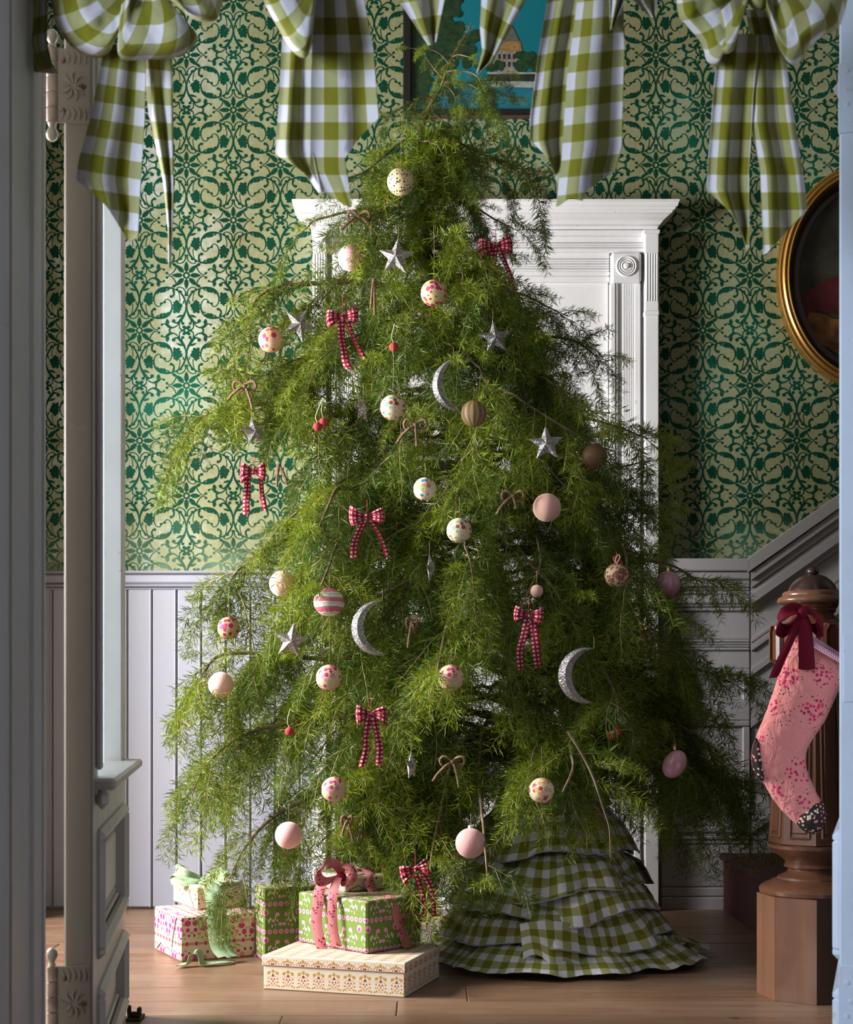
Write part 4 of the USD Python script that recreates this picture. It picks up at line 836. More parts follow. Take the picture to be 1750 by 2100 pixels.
def tulip(g, st):
    c = stamp(g, st, (.104, .090), [(.10, .40, .045, .055, MAG), (.33, .44, .075, .080, MAG), (.20, .28, .050, .045, PNK), (.40, .25, .055, .075, MAG), (.07, .24, .030, .035, BRN), (.28, .17, .024, .024, BRN), (.44, .12, .024, .03, BRN), (.17, .15, .016, .016, MAG), (.02, .32, .02, .03, OLV), (.23, .40, .018, .03, OLV), (.46, .36, .016, .05, OLV),
                                (.10, -.40, .07, .075, MAG), (.34, -.42, .06, .07, PNK), (.24, -.30, .04, .04, MAG), (.42, -.26, .03, .04, BRN), (.06, -.27, .03, .03, BRN), (.16, -.20, .018, .018, MAG), (.20, -.44, .016, .03, OLV)], CREAM)
    return stamp(g, st, (.026, .090), [(0, 0.0, .30, .040, PNK), (0, 0.0, .16, .055, MAG), (.36, 0, .05, .045, OLV), (.44, 0.0, .05, .03, OLV)], c)
def green(g, st):
    GR = (0.135, 0.20, 0.032); P1 = (0.68, 0.30, 0.45); P2 = (0.45, 0.06, 0.20); WT = (0.60, 0.68, 0.50)
    c = stamp(g, st, (.088, .072), [(0, .34, .085, .11, P1), (0, .31, .045, .06, P2), (.36, .25, .06, .065, P1), (.24, .02, .045, .05, P1), (.44, -.10, .05, .055, P1), (.10, .02, .022, .07, WT), (.15, .09, .02, .05, WT), (.30, .12, .012, .08, WT), (.36, .03, .020, .03, WT), (.30, -.12, .018, .025, WT), (.20, -.16, .015, .05, WT)], GR, off=(0.2, .05))
    return stamp(g, st, (.0150, .072), [(0, -.37, .34, .075, P1), (0, -.37, .12, .03, P2)], c, off=(0, .05))
def bouquet(g, st):
    return stamp(g, st, (.0385, .050), [(0, .36, .085, .075, GLD), (.28, .28, .085, .070, GLD), (.16, .33, .02, .06, OLV), (0, .17, .075, .062, (0.20, .07, .035)), (.11, .12, .03, .03, PNK), (.23, .12, .035, .028, PNK), (.30, .02, .05, .045, GLD), (.09, .0, .04, .035, (0.15, .03, .03)), (.18, -.04, .028, .028, PNK), (0, -.10, .055, .05, GLD), (.20, -.15, .04, .035, PNK), (.32, -.14, .035, .03, BRN), (.10, -.22, .045, .04, GLD), (.26, -.30, .06, .045, GLD), (.10, -.33, .03, .025, PNK), (.40, -.34, .05, .045, GLD), (0, -.30, .03, .04, OLV), (.40, .12, .02, .02, PNK), (.36, .20, .022, .02, PNK)], (0.64, .56, .44))
def lid_print(g, st):
    return stamp(g, st, (.0385, .0225), [(0, .12, .08, .17, GLD), (.17, .0, .055, .12, GLD), (.30, -.08, .055, .11, GLD), (.10, -.1, .04, .09, PNK), (.40, .2, .03, .07, PNK), (.05, -.30, .06, .08, (0.12, .04, .03)), (.22, -.28, .03, .08, BRN), (.42, -.25, .045, .1, PNK)], (0.64, .56, .44))
def goldbits(g, st):
    d, c = g.vor(st, 95.0); r = g('separate_color', 'r', color=c)
    col = g.mix(g.m('multiply', g.m('less_than', d, .38), g.m('greater_than', r, .25)), CREAM, g.ramp(r, [(0, GLD), (.55, (0.36, .20, .05)), (.75, BRN), (.85, PNK)], False))
    return col
M['tulip'] = gift_mat('tulip_paper', tulip); M['greenp'] = gift_mat('green_flower_paper', green); M['bouquet'] = gift_mat('bouquet_paper', bouquet); M['lid'] = gift_mat('lid_paper', lid_print); M['goldbits'] = gift_mat('gold_sprig_paper', goldbits)
def rib_mat(name, base, prints, sc, r0):
    g = G(); st = g.st(); d, c = g.vor(st, sc); s2, c2 = g.vor(st, sc * 4.5)
    col = g.mix(g.m('multiply', g.m('less_than', d, r0), g.m('less_than', s2, 0.40)), base, prints)
    h = g.noise(st, 70.0, 4.0)
    b = g('principled_bsdf', 'BSDF', base_color=col, roughness=0.8, specular_ior_level=0.2, normal=g.bump(h, 0.4, 0.002)); t = g('translucent_bsdf', 'BSDF', color=col)
    return g.mat(name, g('mix_closure', 'closure', fac=0.25, closure1=b, closure2=t))
M['pinkrib'] = rib_mat('pink_printed_ribbon', (0.62, 0.22, 0.23), (0.32, 0.015, 0.06), 34.0, 0.42)
M['mintrib'] = rib_mat('mint_printed_ribbon', (0.34, 0.46, 0.28), (0.17, 0.15, 0.06), 75.0, 0.30)
def gift(name, label, near, dl, wl, dr, wr_, z0, h, mat, parts_=('wrapping', 'end_fold'), lid=None, group=None):
    """box with its near corner, left edge (dl, wl) and right edge (dr, wr_) on the plan"""
    n = np.array(near); a = np.array(dl, float); a /= np.hypot(*a); b = np.array(dr, float); b -= a * (a @ b) * .999; b /= np.hypot(*b)
    t = thing(name, label, 'gift box', (n[0], n[1], z0), group=group)
    def box(e, za, zb, c, nm, mt):
        v, f = cbox(-e, wl + e, -e, wr_ + e, za, zb, c); m = trimesh.Trimesh(v, f, process=False); fv = v[f].reshape(-1, 3); nn = np.repeat(m.face_normals, 3, 0)
        ax = np.abs(nn).argmax(1); uv = np.where((ax == 2)[:, None], fv[:, :2], np.where((ax == 1)[:, None], np.c_[fv[:, 0], fv[:, 2]], np.c_[fv[:, 1] + .021, fv[:, 2]]))
        w = np.c_[n[0] + a[0] * fv[:, 0] + b[0] * fv[:, 1], n[1] + a[1] * fv[:, 0] + b[1] * fv[:, 1], z0 + fv[:, 2]]
        ff = np.arange(len(w)).reshape(-1, 3)
        if a[0] * b[1] - a[1] * b[0] < 0: ff = ff[:, ::-1]
        part(t, nm, (w, ff), mt, uv=uv - [0, za if nm == 'lid' else 0])
    def at(u, v, z): return np.array([n[0] + a[0] * u + b[0] * v, n[1] + a[1] * u + b[1] * v, z0 + z])
    if lid:
        box(0, 0, h - .004, .002, 'base', mat); box(.003, h - lid, h, .002, 'lid', M['lid'])
    else:
        box(0, 0, h, .004, 'wrapping', mat)
    return t, at
def fold(t, at, pts, e=.0008):
    """paper flap lying on one face: points (u, v, z)"""
    p = np.array([at(*q) for q in pts]); c = p.mean(0)
    part(t, 'paper_fold', tube(p, .0012, 5), M['foldline'])
M['foldline'] = plain('paper_edge_shadow', (0.30, 0.20, 0.13), 0.8)
gA, aA = gift('gift_box', 'cream gift box with magenta tulip print, lowest of the left stack', (-.642, 3.984), (-.105, .206), .23, (.1725, .116), .208, 0, .118, M['tulip'])
fold(gA, aA, [(.030, -.0012, .112), (.058, -.0014, .060), (.068, -.0012, .030)]); fold(gA, aA, [(.165, -.0012, .028), (.205, -.0014, .006)])
gB, aB = gift('gift_box', 'small cream and gold gift box on top of the tulip-print box', (-.6185, 4.108), (-.0935, .176), .195, (.176, .0935), .15, .1185, .062, M['goldbits'])
fold(gB, aB, [(.02, -.0012, .004), (.06, -.0014, .045), (.066, -.0012, .058)])
gC, aC = gift('gift_box', 'tall green gift box with pink flowers, half under the branches', (-.425, 3.985), (-.037, .112), .112, (.112, .037), .19, 0, .192, M['greenp'])
gD, aD = gift('lidded_box', 'long flat cream lidded box printed with gold bouquets, on the floor', (-.0504, 3.511), (-.336, .106), .352, (.0637, .269), .272, 0, .080, M['bouquet'], lid=.024)
gE, aE = gift('gift_box', 'green gift box with pink flower rows on the flat cream box', (-.142, 3.625), (-.70, .714), .255, (.714, .70), .182, .0815, .124, M['greenp'])
fold(gE, aE, [(-.0012, .008, .118), (-.0014, .075, .060), (-.0012, .085, .052)])
gF, aF = gift('gift_box', 'flat cream and gold gift box under the pink ribbon bow', (-.2043, 3.79), (-.53, .85), .165, (.85, .53), .135, .206, .038, M['goldbits'])
fold(gF, aF, [(-.0012, .012, .004), (-.0012, .04, .014), (-.0012, .06, .003)])
UP = np.array([0, 0, 1.0])
def band_(t, pts, w, side, mat, nm, n=22, fold_=.0015, tp=None):
    m_, u_ = ribbon(pts, w, side, .0009, n, fold_, taper=tp, cross=4); part(t, nm, m_, mat, smooth=True, uv=u_)
pr = thing('pink_ribbon', 'pink printed ribbon bow tied round the cream and green boxes', 'ribbon', aF(.06, .02, .04))
bA = np.array([-.70, .714, 0]); bA /= np.linalg.norm(bA); bB = np.array([.714, .70, 0]); bB /= np.linalg.norm(bB)
rd_ = lambda px, py, d: P(px, py, d)
band_(pr, PX([(690, 1800), (668, 1806), (656, 1822), (652, 1850), (649, 1890), (655, 1925), (664, 1954), (678, 1956)], [3.76, 3.76, 3.74, 3.725, 3.715, 3.705, 3.70, 3.67]), .028, (.93, -.2, .05), M['pinkrib'], 'tail', 26)
band_(pr, PX([(692, 1800), (686, 1820), (682, 1842), (681, 1875), (685, 1915), (691, 1941)], [3.75, 3.72, 3.69, 3.680, 3.677, 3.675]), .024, (.95, -.25, .05), M['pinkrib'], 'tail', 22)
band_(pr, PX([(740, 1781), (760, 1792), (756, 1806), (768, 1832)], [3.86, 3.84, 3.82, 3.80]), .026, (.85, .5, 0), M['pinkrib'], 'band', 14)
band_(pr, PX([(758, 1833), (790, 1836), (804, 1842), (812, 1866), (824, 1905), (838, 1943)], [3.80, 3.745, 3.695, 3.69, 3.70, 3.705]), .026, (.75, .62, .1), M['pinkrib'], 'band', 22)
band_(pr, PX([(700, 1790), (740, 1782), (790, 1786)], [3.80, 3.87, 3.93]), .024, (.5, -.8, 0), M['pinkrib'], 'band', 10)
band_(pr, PX([(700, 1796), (688, 1775), (670, 1772), (655, 1790), (662, 1806), (685, 1802), (700, 1798)], [3.78, 3.77, 3.76, 3.735, 3.73, 3.75, 3.775]), .036, [(.4, .7, .5), (.35, .8, .4), (.3, .8, .5), (.5, .7, .5)], M['pinkrib'], 'loop', 28, .004, [.6, 1, 1.1, 1.1, 1, .7])
band_(pr, PX([(700, 1796), (706, 1776), (716, 1776), (725, 1795), (722, 1812), (708, 1815), (700, 1800)], [3.78, 3.77, 3.755, 3.73, 3.725, 3.74, 3.77]), .030, [(.3, .9, .2), (.6, .75, .2), (.7, .6, .3), (.4, .8, .3)], M['pinkrib'], 'loop', 28, .003, [.6, 1, 1, .95, .9, .7])
part(pr, 'knot', ball(P(700, 1798, 3.765), .013, 3, .9), M['pinkrib'], smooth=True)
mr = thing('mint_ribbon', 'mint green printed ribbon over the left gift stack, its end curled on the floor', 'ribbon', aB(.06, .05, .06))
band_(mr, PX([(415, 1806), (398, 1800), (378, 1795), (360, 1785), (357, 1800), (375, 1806), (405, 1808), (416, 1806)], [4.20, 4.19, 4.18, 4.20, 4.19, 4.17, 4.17, 4.19]), .034, [(.2, .75, .6), (.25, .6, .75), (.3, .6, .75), (.2, .8, .5)], M['mintrib'], 'loop', 28, .004, [.4, .8, 1.1, 1.2, 1.1, .7, .4])
band_(mr, PX([(416, 1806), (430, 1794), (445, 1786), (462, 1796), (455, 1808), (430, 1810), (417, 1807)], [4.20, 4.19, 4.17, 4.15, 4.14, 4.16, 4.19]), .034, [(-.1, .75, .6), (.1, .7, .7), (.2, .6, .75), (0, .8, .5)], M['mintrib'], 'loop', 28, .004, [.4, .8, 1.1, 1.1, 1, .4])
band_(mr, PX([(420, 1806), (432, 1822), (437, 1850), (439, 1880), (441, 1915), (448, 1945), (462, 1962)], [4.10, 4.02, 3.985, 3.975, 3.97, 3.965, 3.955]), .036, (.80, .25, .05), M['mintrib'], 'tail', 26, .003)
band_(mr, PX([(425, 1806), (442, 1818), (452, 1845), (455, 1880), (460, 1925), (472, 1955), (482, 1962)], [4.10, 4.03, 4.00, 4.00, 4.00, 3.99, 3.97]), .030, (.85, .45, .05), M['mintrib'], 'tail', 26, .003)
band_(mr, [(-.500, 3.955, .006), (-.54, 3.93, .006), (-.575, 3.92, .007), (-.585, 3.935, .030), (-.60, 3.925, .034), (-.608, 3.91, .010), (-.635, 3.90, .006)], .034, [(.3, .95, 0), (.2, .95, .1), (.3, .9, .2), (.25, .95, 0)], M['mintrib'], 'curled_end', 30, .002)
part(mr, 'knot', ball(P(417, 1806, 4.19), .010, 3, .9), M['mintrib'], smooth=True)

# ================================================================ ornaments
CLEAR = [(P(690, 1800, 3.74), .055), (P(670, 1850, 3.71), .03), (P(665, 1900, 3.70), .03), (P(745, 1815, 3.80), .03), (P(725, 1880, 3.66), .05), (P(800, 1890, 3.72), .03), (P(780, 1960, 3.58), .04), (P(855, 1960, 3.70), .03), (P(640, 1840, 3.78), .03), (P(385, 1830, 4.15), .04), (P(360, 1790, 4.18), .03), (P(400, 1920, 4.0), .03)]
def dots(name, base, cols, sc, r0, thr=0.2, fine=None, rough=0.6):
    g = G(); p = g.obj(); d, c = g.vor(p, sc, 0.85); r = g('separate_color', 'r', color=c); r2 = g('separate_color', 'g', color=c)
    d2, c2 = g.vor(p, sc * 2.6); q = g('separate_color', 'b', color=c2)
    col = base
    if fine: col = g.mix(g.m('multiply', g.m('less_than', d2, 0.30), g.m('greater_than', q, 0.45)), col, fine)
    rad = g.m('multiply', r0, g.m('add', 0.7, g.m('multiply', r, 0.6)))
    st = [(i / len(cols), k) for i, k in enumerate(cols)]
    col = g.mix(g.m('multiply', g.m('less_than', d, rad), g.m('greater_than', r, thr)), col, g.ramp(r2, st, False))
    return g.done(name, base_color=col, roughness=rough, specular_ior_level=0.35, normal=g.bump(g.noise(p, 90.0, 3.0), 0.5, 0.0015))
CR = (0.60, 0.47, 0.28)
M['b_pink'] = dots('magenta_floral_papier', CR, [(0.50, .03, .16), (0.42, .02, .08), (0.62, .20, .30)], 84.0, .40, .25, (0.45, .36, .14))
M['b_red'] = dots('red_floral_papier', (0.66, .52, .26), [(0.42, .015, .05), (0.50, .03, .16), (0.5, .06, .12)], 84.0, .42, .2, (0.42, .33, .12))
M['b_teal'] = dots('teal_floral_papier', (0.70, .58, .38), [(0.18, .40, .33), (0.55, .33, .10), (0.30, .06, .05), (0.18, .40, .33)], 90.0, .40, .2, (0.5, .25, .08))
M['b_blue'] = dots('blue_floral_papier', (0.74, .66, .50), [(0.05, .22, .38), (0.45, .05, .06), (0.6, .25, .12), (0.35, .40, .12)], 88.0, .42, .15, (0.5, .2, .1))
M['b_orange'] = dots('orange_floral_papier', (0.74, .60, .42), [(0.72, .33, .10), (0.40, .05, .07), (0.74, .38, .14)], 80.0, .44, .2, (0.12, .07, .04))
M['b_dark'] = dots('dark_floral_papier', (0.40, .36, .18), [(0.30, .012, .05), (0.36, .02, .08)], 84.0, .46, .15, (0.16, .14, .05))
M['b_speck'] = dots('speckled_papier', (0.68, .55, .33), [(0.06, .05, .03), (0.10, .09, .05)], 150.0, .34, .35)
M['b_peach'] = dots('peach_floral_papier', (0.74, .48, .30), [(0.55, .10, .16), (0.75, .35, .15), (0.45, .05, .10)], 80.0, .44, .2, (0.55, .20, .10))
def stripes(name, cols, k, axis='z', rough=0.6, wob=0.4):
    g = G(); p = g.obj(); x, y, z = g.xyz(p); n = g.m('multiply', g.m('subtract', g.noise(p, 40.0, 2.0), .5), wob)
    v = {'z': z, 'a': g.m('multiply', g.m('arctan2', y, x), 0.02)}[axis]
    f = g.m('fraction', g.m('add', g.m('multiply', v, k), n)); st = []; acc = 0
    for w, c in cols: st.append((acc, c)); acc += w
    return g.done(name, base_color=g.ramp(f, st, False), roughness=rough, normal=g.bump(g.noise(p, 60.0, 3.0), 0.5, 0.002))
M['b_stripe'] = stripes('pink_striped_papier', [(.42, (0.58, .13, .19)), (.08, (0.35, .33, .20)), (.30, (0.76, .70, .60)), (.06, (0.35, .33, .20)), (.14, (0.76, .70, .60))], 42.0)
M['b_olive'] = stripes('olive_striped_papier', [(.5, (0.30, .22, .08)), (.5, (0.16, .085, .04))], 105.0, 'a')
M['b_woven'] = dots('brown_banded_papier', (0.50, .38, .21), [(0.16, .07, .04), (0.22, .09, .06)], 120.0, .55, .25)
M['b_brown'] = plain('dull_brown_papier', (0.17, .095, .03), 0.6, var=0.4, sc=60)
def velvet(name, c):
    g = G(); p = g.obj(); n = g.noise(p, 240.0, 2.0); b = g.noise(p, 30.0, 3.0)
    return g.done(name, base_color=g.mix(g.m('multiply', b, 0.25), c, tuple(min(1, x * 1.35) for x in c)), roughness=0.9, sheen_weight=0.5, sheen_tint=(1, .85, .85), specular_ior_level=0.1, normal=g.bump(n, 0.4, 0.001))
M['v_pink'] = velvet('pale_pink_velvet', (0.74, .40, .38)); M['v_dusk'] = velvet('dusky_pink_velvet', (0.66, .38, .31)); M['v_peach'] = velvet('peach_velvet', (0.76, .45, .38))
M['pearl'] = plain('pearly_pink_glass', (0.60, .33, .40), 0.28, 0.1, var=0.2, coat_weight=0.3)
M['felt'] = plain('red_felt', (0.46, .045, .045), 0.95, var=0.5, sc=90, bump=.5); M['felt_leaf'] = plain('sage_felt_leaf', (0.40, .42, .22), 0.9, var=0.3); M['stem'] = plain('pale_felt_stem', (0.32, .36, .18), 0.9)
M['string'] = plain('gold_thread', (0.42, .31, .15), 0.6); M['redstring'] = plain('red_thread', (0.50, .03, .04), 0.7)
g_ = G(); _p = g_.obj(); _d, _c = g_.vor(_p, 1000.0)
M['cord'] = g_.done('glitter_brown_cord', base_color=g_.mix(g_.m('greater_than', g_('separate_color', 'r', color=_c), .7), (0.20, .105, .05), (0.55, .36, .22)), roughness=0.5, metallic=0.25, normal=g_.bump(_d, 1.0, .002))
def glitter(name, a, b):
    g = G(); p = g.obj(); d, c = g.vor(p, 620.0); r = g('separate_color', 'r', color=c); nrm = g('vector_math', 'vector', math_type='normalize', vector1=g('vector_math', 'vector', math_type='add', vector1=g('geometry', 'normal'), vector2=g.scale(g('vector_math', 'vector', math_type='subtract', vector1=c, vector2=(.5, .5, .5)), (.9, .9, .9))))
    return g.done(name, base_color=g.ramp(r, [(0, a), (.6, b), (1, (.72, .70, .71))]), roughness=0.35, metallic=0.75, normal=nrm)
M['silver'] = glitter('silver_glitter', (0.16, .15, .15), (0.40, .375, .38))
def od(px, py, off): return front(px, py) + off
def hang(t, top, L, mat=None, r=.0005): part(t, 'hanging_thread', tube([top, top + [0.001, 0, L * .5], top + [0, .003, L]], r, 5), mat or M['string'])
def bauble(px, py, r, mat, label, off=0.0, string=26, sz=1.0, name='bauble', cap=None, group=None, cl=1.0, tilt=None):
    d = od(px, py, off); o = P(px, py, d); R_ = r * d / F; t = thing(name, label, 'christmas ornament', o, group=group)
    b = ball((0, 0, 0), R_, 4, sz); rr = np.random.default_rng(int(px * 7 + py)); A = trimesh.transformations.euler_matrix(*(tilt or rr.uniform(-.5, .5, 3)))[:3, :3]
    part(t, 'ball', (b[0] @ A.T + o, b[1]), mat, smooth=True)
    cp = None
    if cap: cp = part(t, 'cap', lathe([(0, R_ * sz + .007), (.0055, R_ * sz + .006), (.0055, R_ * sz - .002), (0, R_ * sz - .003)], 14, o), cap, label='small metal cap')
    part(t, 'hook', tube([o + [.003 * math.cos(a), 0, R_ * sz + (.006 if cap else .001) + .003 + .003 * math.sin(a)] for a in np.linspace(0, 6.28, 9)], .0006, 5), M['cap'], under=cp)
    hang(t, o + [0, 0, R_ * sz + .004], string * d / F); CLEAR.append((o, R_ * cl)); return t
B = bauble
FG = None
B(822, 373, 28, M['b_speck'], 'speckled cream ball near the top of the tree', -.05, 60, tilt=(0, 0, 0))
B(720, 529, 27, M['v_pink'], 'pale pink velvet ball beside the top silver star', .0, cl=.8)
B(890, 601, 27, M['b_red'], 'red floral ball on a long thread below the top star', -.03, 110)
B(556, 697, 26, M['b_peach'], 'peach floral ball behind needles at the upper left', .0, 30, cl=.6)
B(806, 836, 26, M['b_teal'], 'cream ball with teal and orange flowers left of the upper moon', -.03, 100)
B(972, 848, 27, M['b_olive'], 'olive and brown striped ball right of the upper moon', -.02)
B(1220, 936, 26, M['b_brown'], 'dull brown ball at the right edge before the white door', -.02, cl=1.0)
B(872, 1003, 24, M['b_blue'], 'cream ball with blue and red flowers half behind needles in mid tree', .0, cl=.6)
B(1122, 1041, 29, M['v_dusk'], 'dusky pink velvet ball right of the tree middle', -.04)
B(942, 1088, 26, M['b_teal'], 'cream and gold floral ball at the tree middle, under drooping needles', -.04, 40)
B(579, 1197, 27, M['v_peach'], 'peach velvet ball behind needles left, above the striped one', -.02, cl=.7)
B(675, 1235, 32, M['b_stripe'], 'squat pink and white striped ball left of the middle moon', -.04, sz=.84, tilt=(.7, .15, 0))
B(469, 1288, 23, M['b_dark'], 'dark red floral ball at the far left', -.02, 60, cl=.8)
B(1265, 1180, 25, M['b_woven'], 'brown banded ball with a red cord bow at the right', -.04, 20)
B(1370, 1197, 26, M['pearl'], 'pearly pink glass ball with brass cap before the dado rail', -.02, 20, cap=M['cap'])
B(1101, 1212, 13, M['v_dusk'], 'small pale pink ball tucked above a red gingham bow', .02, cl=.8)
B(675, 1390, 27, M['b_pink'], 'magenta floral ball hanging under the striped ball', -.03, 110)
B(925, 1390, 27, M['b_pink'], 'magenta floral ball on two twigs at the lower tree middle', -.05, 40)
B(453, 1404, 26, M['v_peach'], 'peach velvet ball at the left edge before the boards', -.02)
B(1384, 1567, 23, M['pearl'], 'pearly pink cone-shaped glass ornament in the dark at the lower right', -.02, 20, sz=1.35, cap=M['cap'], name='glass_cone')
B(685, 1619, 26, M['b_pink'], 'magenta floral ball low on the left half', -.03, 30)
B(1111, 1621, 26, M['b_orange'], 'orange floral ball above the tree skirt', -.03, 60)
B(592, 1713, 28, M['v_pink'], 'pale pink velvet ball lowest on the left', -.04)
B(965, 1729, 31, M['v_pink'], 'pale pink velvet ball with white cap above the tree skirt', -.04, cap=M['white'])

def star(px, py, r, label, ry=0.0, rz=0.0, off=-.02, cl=.8):
    d = od(px, py, off); o = P(px, py, d); Rr = r * d / F; t = thing('glitter_star', label, 'christmas ornament', o); a = np.pi / 2 + np.arange(10) * np.pi / 5 + rz
    rad = np.where(np.arange(10) % 2, .43, 1.0) * Rr; ring = np.stack([rad * np.cos(a), 0 * a, rad * np.sin(a)], 1); v = np.vstack([ring, [[0, -.30 * Rr, 0], [0, .30 * Rr, 0]]]); f = []
    for k in range(10): f += [(k, (k + 1) % 10, 10), ((k + 1) % 10, k, 11)]
    c, s = math.cos(ry), math.sin(ry); v = v @ np.array([[c, s, 0], [-s, c, 0], [0, 0, 1]]); m = trimesh.Trimesh(v, f).subdivide().subdivide(); m.vertices += o
    part(t, 'star', (np.array(m.vertices), np.array(m.faces)), M['silver']); hang(t, o + (np.array([-math.sin(rz) * Rr * c, 0, math.cos(rz) * Rr])), .03); CLEAR.append((o, Rr * cl))
star(813, 527, 40, 'silver glitter star highest on the tree', -.15, -.10, -.06, 1)
star(614, 666, 37, 'silver glitter star among needles upper left', .3, -.45, -.02, .5)
star(1015, 693, 36, 'grey glitter star in shade upper right, below the red bow', .1, .12, -.01, .75)
star(521, 885, 32, 'silver glitter star below the cord bow at the far left', .5, .2, -.02)
star(744, 840, 30, 'narrow side-turned glitter star left of the teal floral ball', 1.0, -.05, .0)
star(1121, 910, 38, 'grey glitter star before the door at the right', -.1, .05, -.01)
star(884, 1165, 30, 'sliver of a side-turned glitter star deep in mid tree', 1.2, .3, .05)
star(597, 1315, 38, 'silver glitter star at the lower left', .1, -.15, -.04)
star(844, 1570, 32, 'sliver of a side-turned glitter star low in the tree', 1.25, .05, .0)

def circ(a, b, c, n):
    """arc through three points in the plane"""
    A = np.array([[b[0] - a[0], b[1] - a[1]], [c[0] - a[0], c[1] - a[1]]], float) * 2; y = np.array([b[0]**2 - a[0]**2 + b[1]**2 - a[1]**2, c[0]**2 - a[0]**2 + c[1]**2 - a[1]**2], float)
    o = np.linalg.solve(A, y); r = np.hypot(a[0] - o[0], a[1] - o[1]); t = [math.atan2(p[1] - o[1], p[0] - o[0]) for p in (a, b, c)]
    for i in (1, 2):
        while t[i] - t[i - 1] > np.pi: t[i] -= 2 * np.pi
        while t[i] - t[i - 1] < -np.pi: t[i] += 2 * np.pi
    k = np.linspace(t[0], t[2], n); return np.stack([o[0] + r * np.cos(k), o[1] + r * np.sin(k)], 1)
def moon(t1, om, im, t2, label, off=-.05):
    px, py = (om[0] + im[0]) / 2, (om[1] + im[1]) / 2; d = od(px, py, off); o = P(px, py, d); t = thing('glitter_moon', label, 'christmas ornament', o); n = 26
    A, B_ = PX(circ(t1, om, t2, n), d), PX(circ(t1, im, t2, n), d); w = np.linalg.norm(A - B_, axis=1); mid = A * .52 + B_ * .48
    h = np.minimum(.42 * w, .011)[:, None] * np.array([0, 1.0, 0]); rows = [A, mid - h, B_, mid + h]; v = np.stack(rows, 1).reshape(-1, 3); f = []
    for i in range(n - 1):
        for j in range(4): a0, a1 = 4 * i + j, 4 * i + (j + 1) % 4; f += [(a0, a1, a1 + 4), (a0, a1 + 4, a0 + 4)]
    part(t, 'crescent', (v, np.array(f)), M['silver'], smooth=35); hang(t, P(t1[0], t1[1], d), .03)
    for q in range(2, n, 4): CLEAR.append((mid[q], .022))
moon((930, 737), (888, 800), (909, 800), (943, 843), 'silver glitter crescent moon in the upper tree middle')
moon((784, 1232), (721, 1290), (746, 1292), (797, 1341), 'silver glitter crescent moon left of the lower middle')
moon((1218, 1330), (1145, 1390), (1173, 1390), (1218, 1441), 'large silver glitter crescent moon at the lower right')

def rbow(px, py, label, w=66, tl=95, off=-.05, ry=0.0, tilt=0.0, tails=None, string=30, sq=1.0):
    """small gingham bow: two gathered loops, knot, two tails; offsets of the tails in picture points"""
    d = od(px, py, off); o = P(px, py, d); k = d / F; t = thing('ribbon_bow', label, 'bow', o); c, s = math.cos(tilt), math.sin(tilt)
    def q(x, y, z=0): return o + np.array([(x * c - y * s) * k, z * k, -(x * s + y * c) * k])
    ar = np.random.default_rng(int(px + 3 * py))
    for sg in (-1, 1):
        la, lb, lc = ar.uniform(.85, 1.15), ar.uniform(.75, 1.2), ar.uniform(-5, 7)
        n, m = 14, 13; u = np.linspace(0, 1, n)[:, None]; v = np.linspace(-1, 1, m)[None]
        X = sg * (2 + (w / 2 - 2) * la * np.sin(u * np.pi * .5) * (1 - .10 * v * v)) + 0 * v; H = (3.5 + 16 * lb * np.sin(u * np.pi * .56) ** .9) * v + lc * u * u + 2.2 * np.sin(5 * v + lc) * u * (1 - u); Z = -11 * np.sin(np.pi * u) - 3.2 * np.cos(9 * v + lc) * np.sin(np.pi * u * .8) - 2 * u
        g = np.stack([X, H, Z], -1); g = np.array([[q(*b) for b in a] for a in g]); uv = np.stack([u * w * k * .6 + 0 * v, (v * 17 * k) + 0 * u], -1)
        m_, u_ = sheet(g, .0008, uv); part(t, 'loop', m_, M['red_gingham'], smooth=True, uv=u_)
        Zb = 8 * np.sin(np.pi * u) - 2.5 * np.cos(6 * v) * np.sin(np.pi * u) - 2 * u; g = np.stack([X, H * .9, Zb], -1); g = np.array([[q(*b) for b in a] for a in g]); m_, u_ = sheet(g, .0008, uv); part(t, 'loop_back', m_, M['red_gingham'], smooth=True, uv=u_)
    part(t, 'knot', ball(q(0, 0, -4), 5 * k, 3, 1.2), M['red_gingham'], smooth=True, uv=ball(q(0, 0, -4), 5 * k, 3)[0][:, [0, 2]])
    for pts, ww in tails or ([[(-2, 4), (-6, 35), (-5, 65), (-2, 90), (-9, 112)], 15], [[(3, 4), (12, 30), (18, 60), (22, 85), (27, 100)], 13]):
        p = np.array([q(a, b, -5 + 4 * math.sin(b / 14)) for a, b in pts]); sd = np.array([[math.cos(.2 + .5 * math.sin(i * 1.7 + px)), math.sin(.2 + .5 * math.sin(i * 1.7 + px)), .1] for i in range(len(pts))])
        m_, u_ = ribbon(p, ww * k, sd, .0007, 26, .0015, cross=5); part(t, 'tail', m_, M['red_gingham'], smooth=True, uv=u_)
        for b in p[1:]: CLEAR.append((b, .008))
    hang(t, q(0, -5), string * k, M['redstring'], .0008); CLEAR.append((o, w * .48 * k)); return t
rbow(1017, 505, 'dark red gingham bow at the upper right before the white door frame', 70, tilt=-.1, tails=[([(-3, 5), (-8, 30), (-10, 55), (0, 80), (6, 97)], 15), ([(8, 5), (16, 35), (24, 65), (26, 85), (31, 96)], 13)])
rbow(703, 650, 'red gingham bow at the upper left under a red thread', 66, tilt=-.08, tails=[([(-4, 6), (-5, 40), (-2, 75), (0, 98), (6, 108)], 16), ([(8, 8), (18, 40), (27, 65), (37, 88)], 10)], string=40)
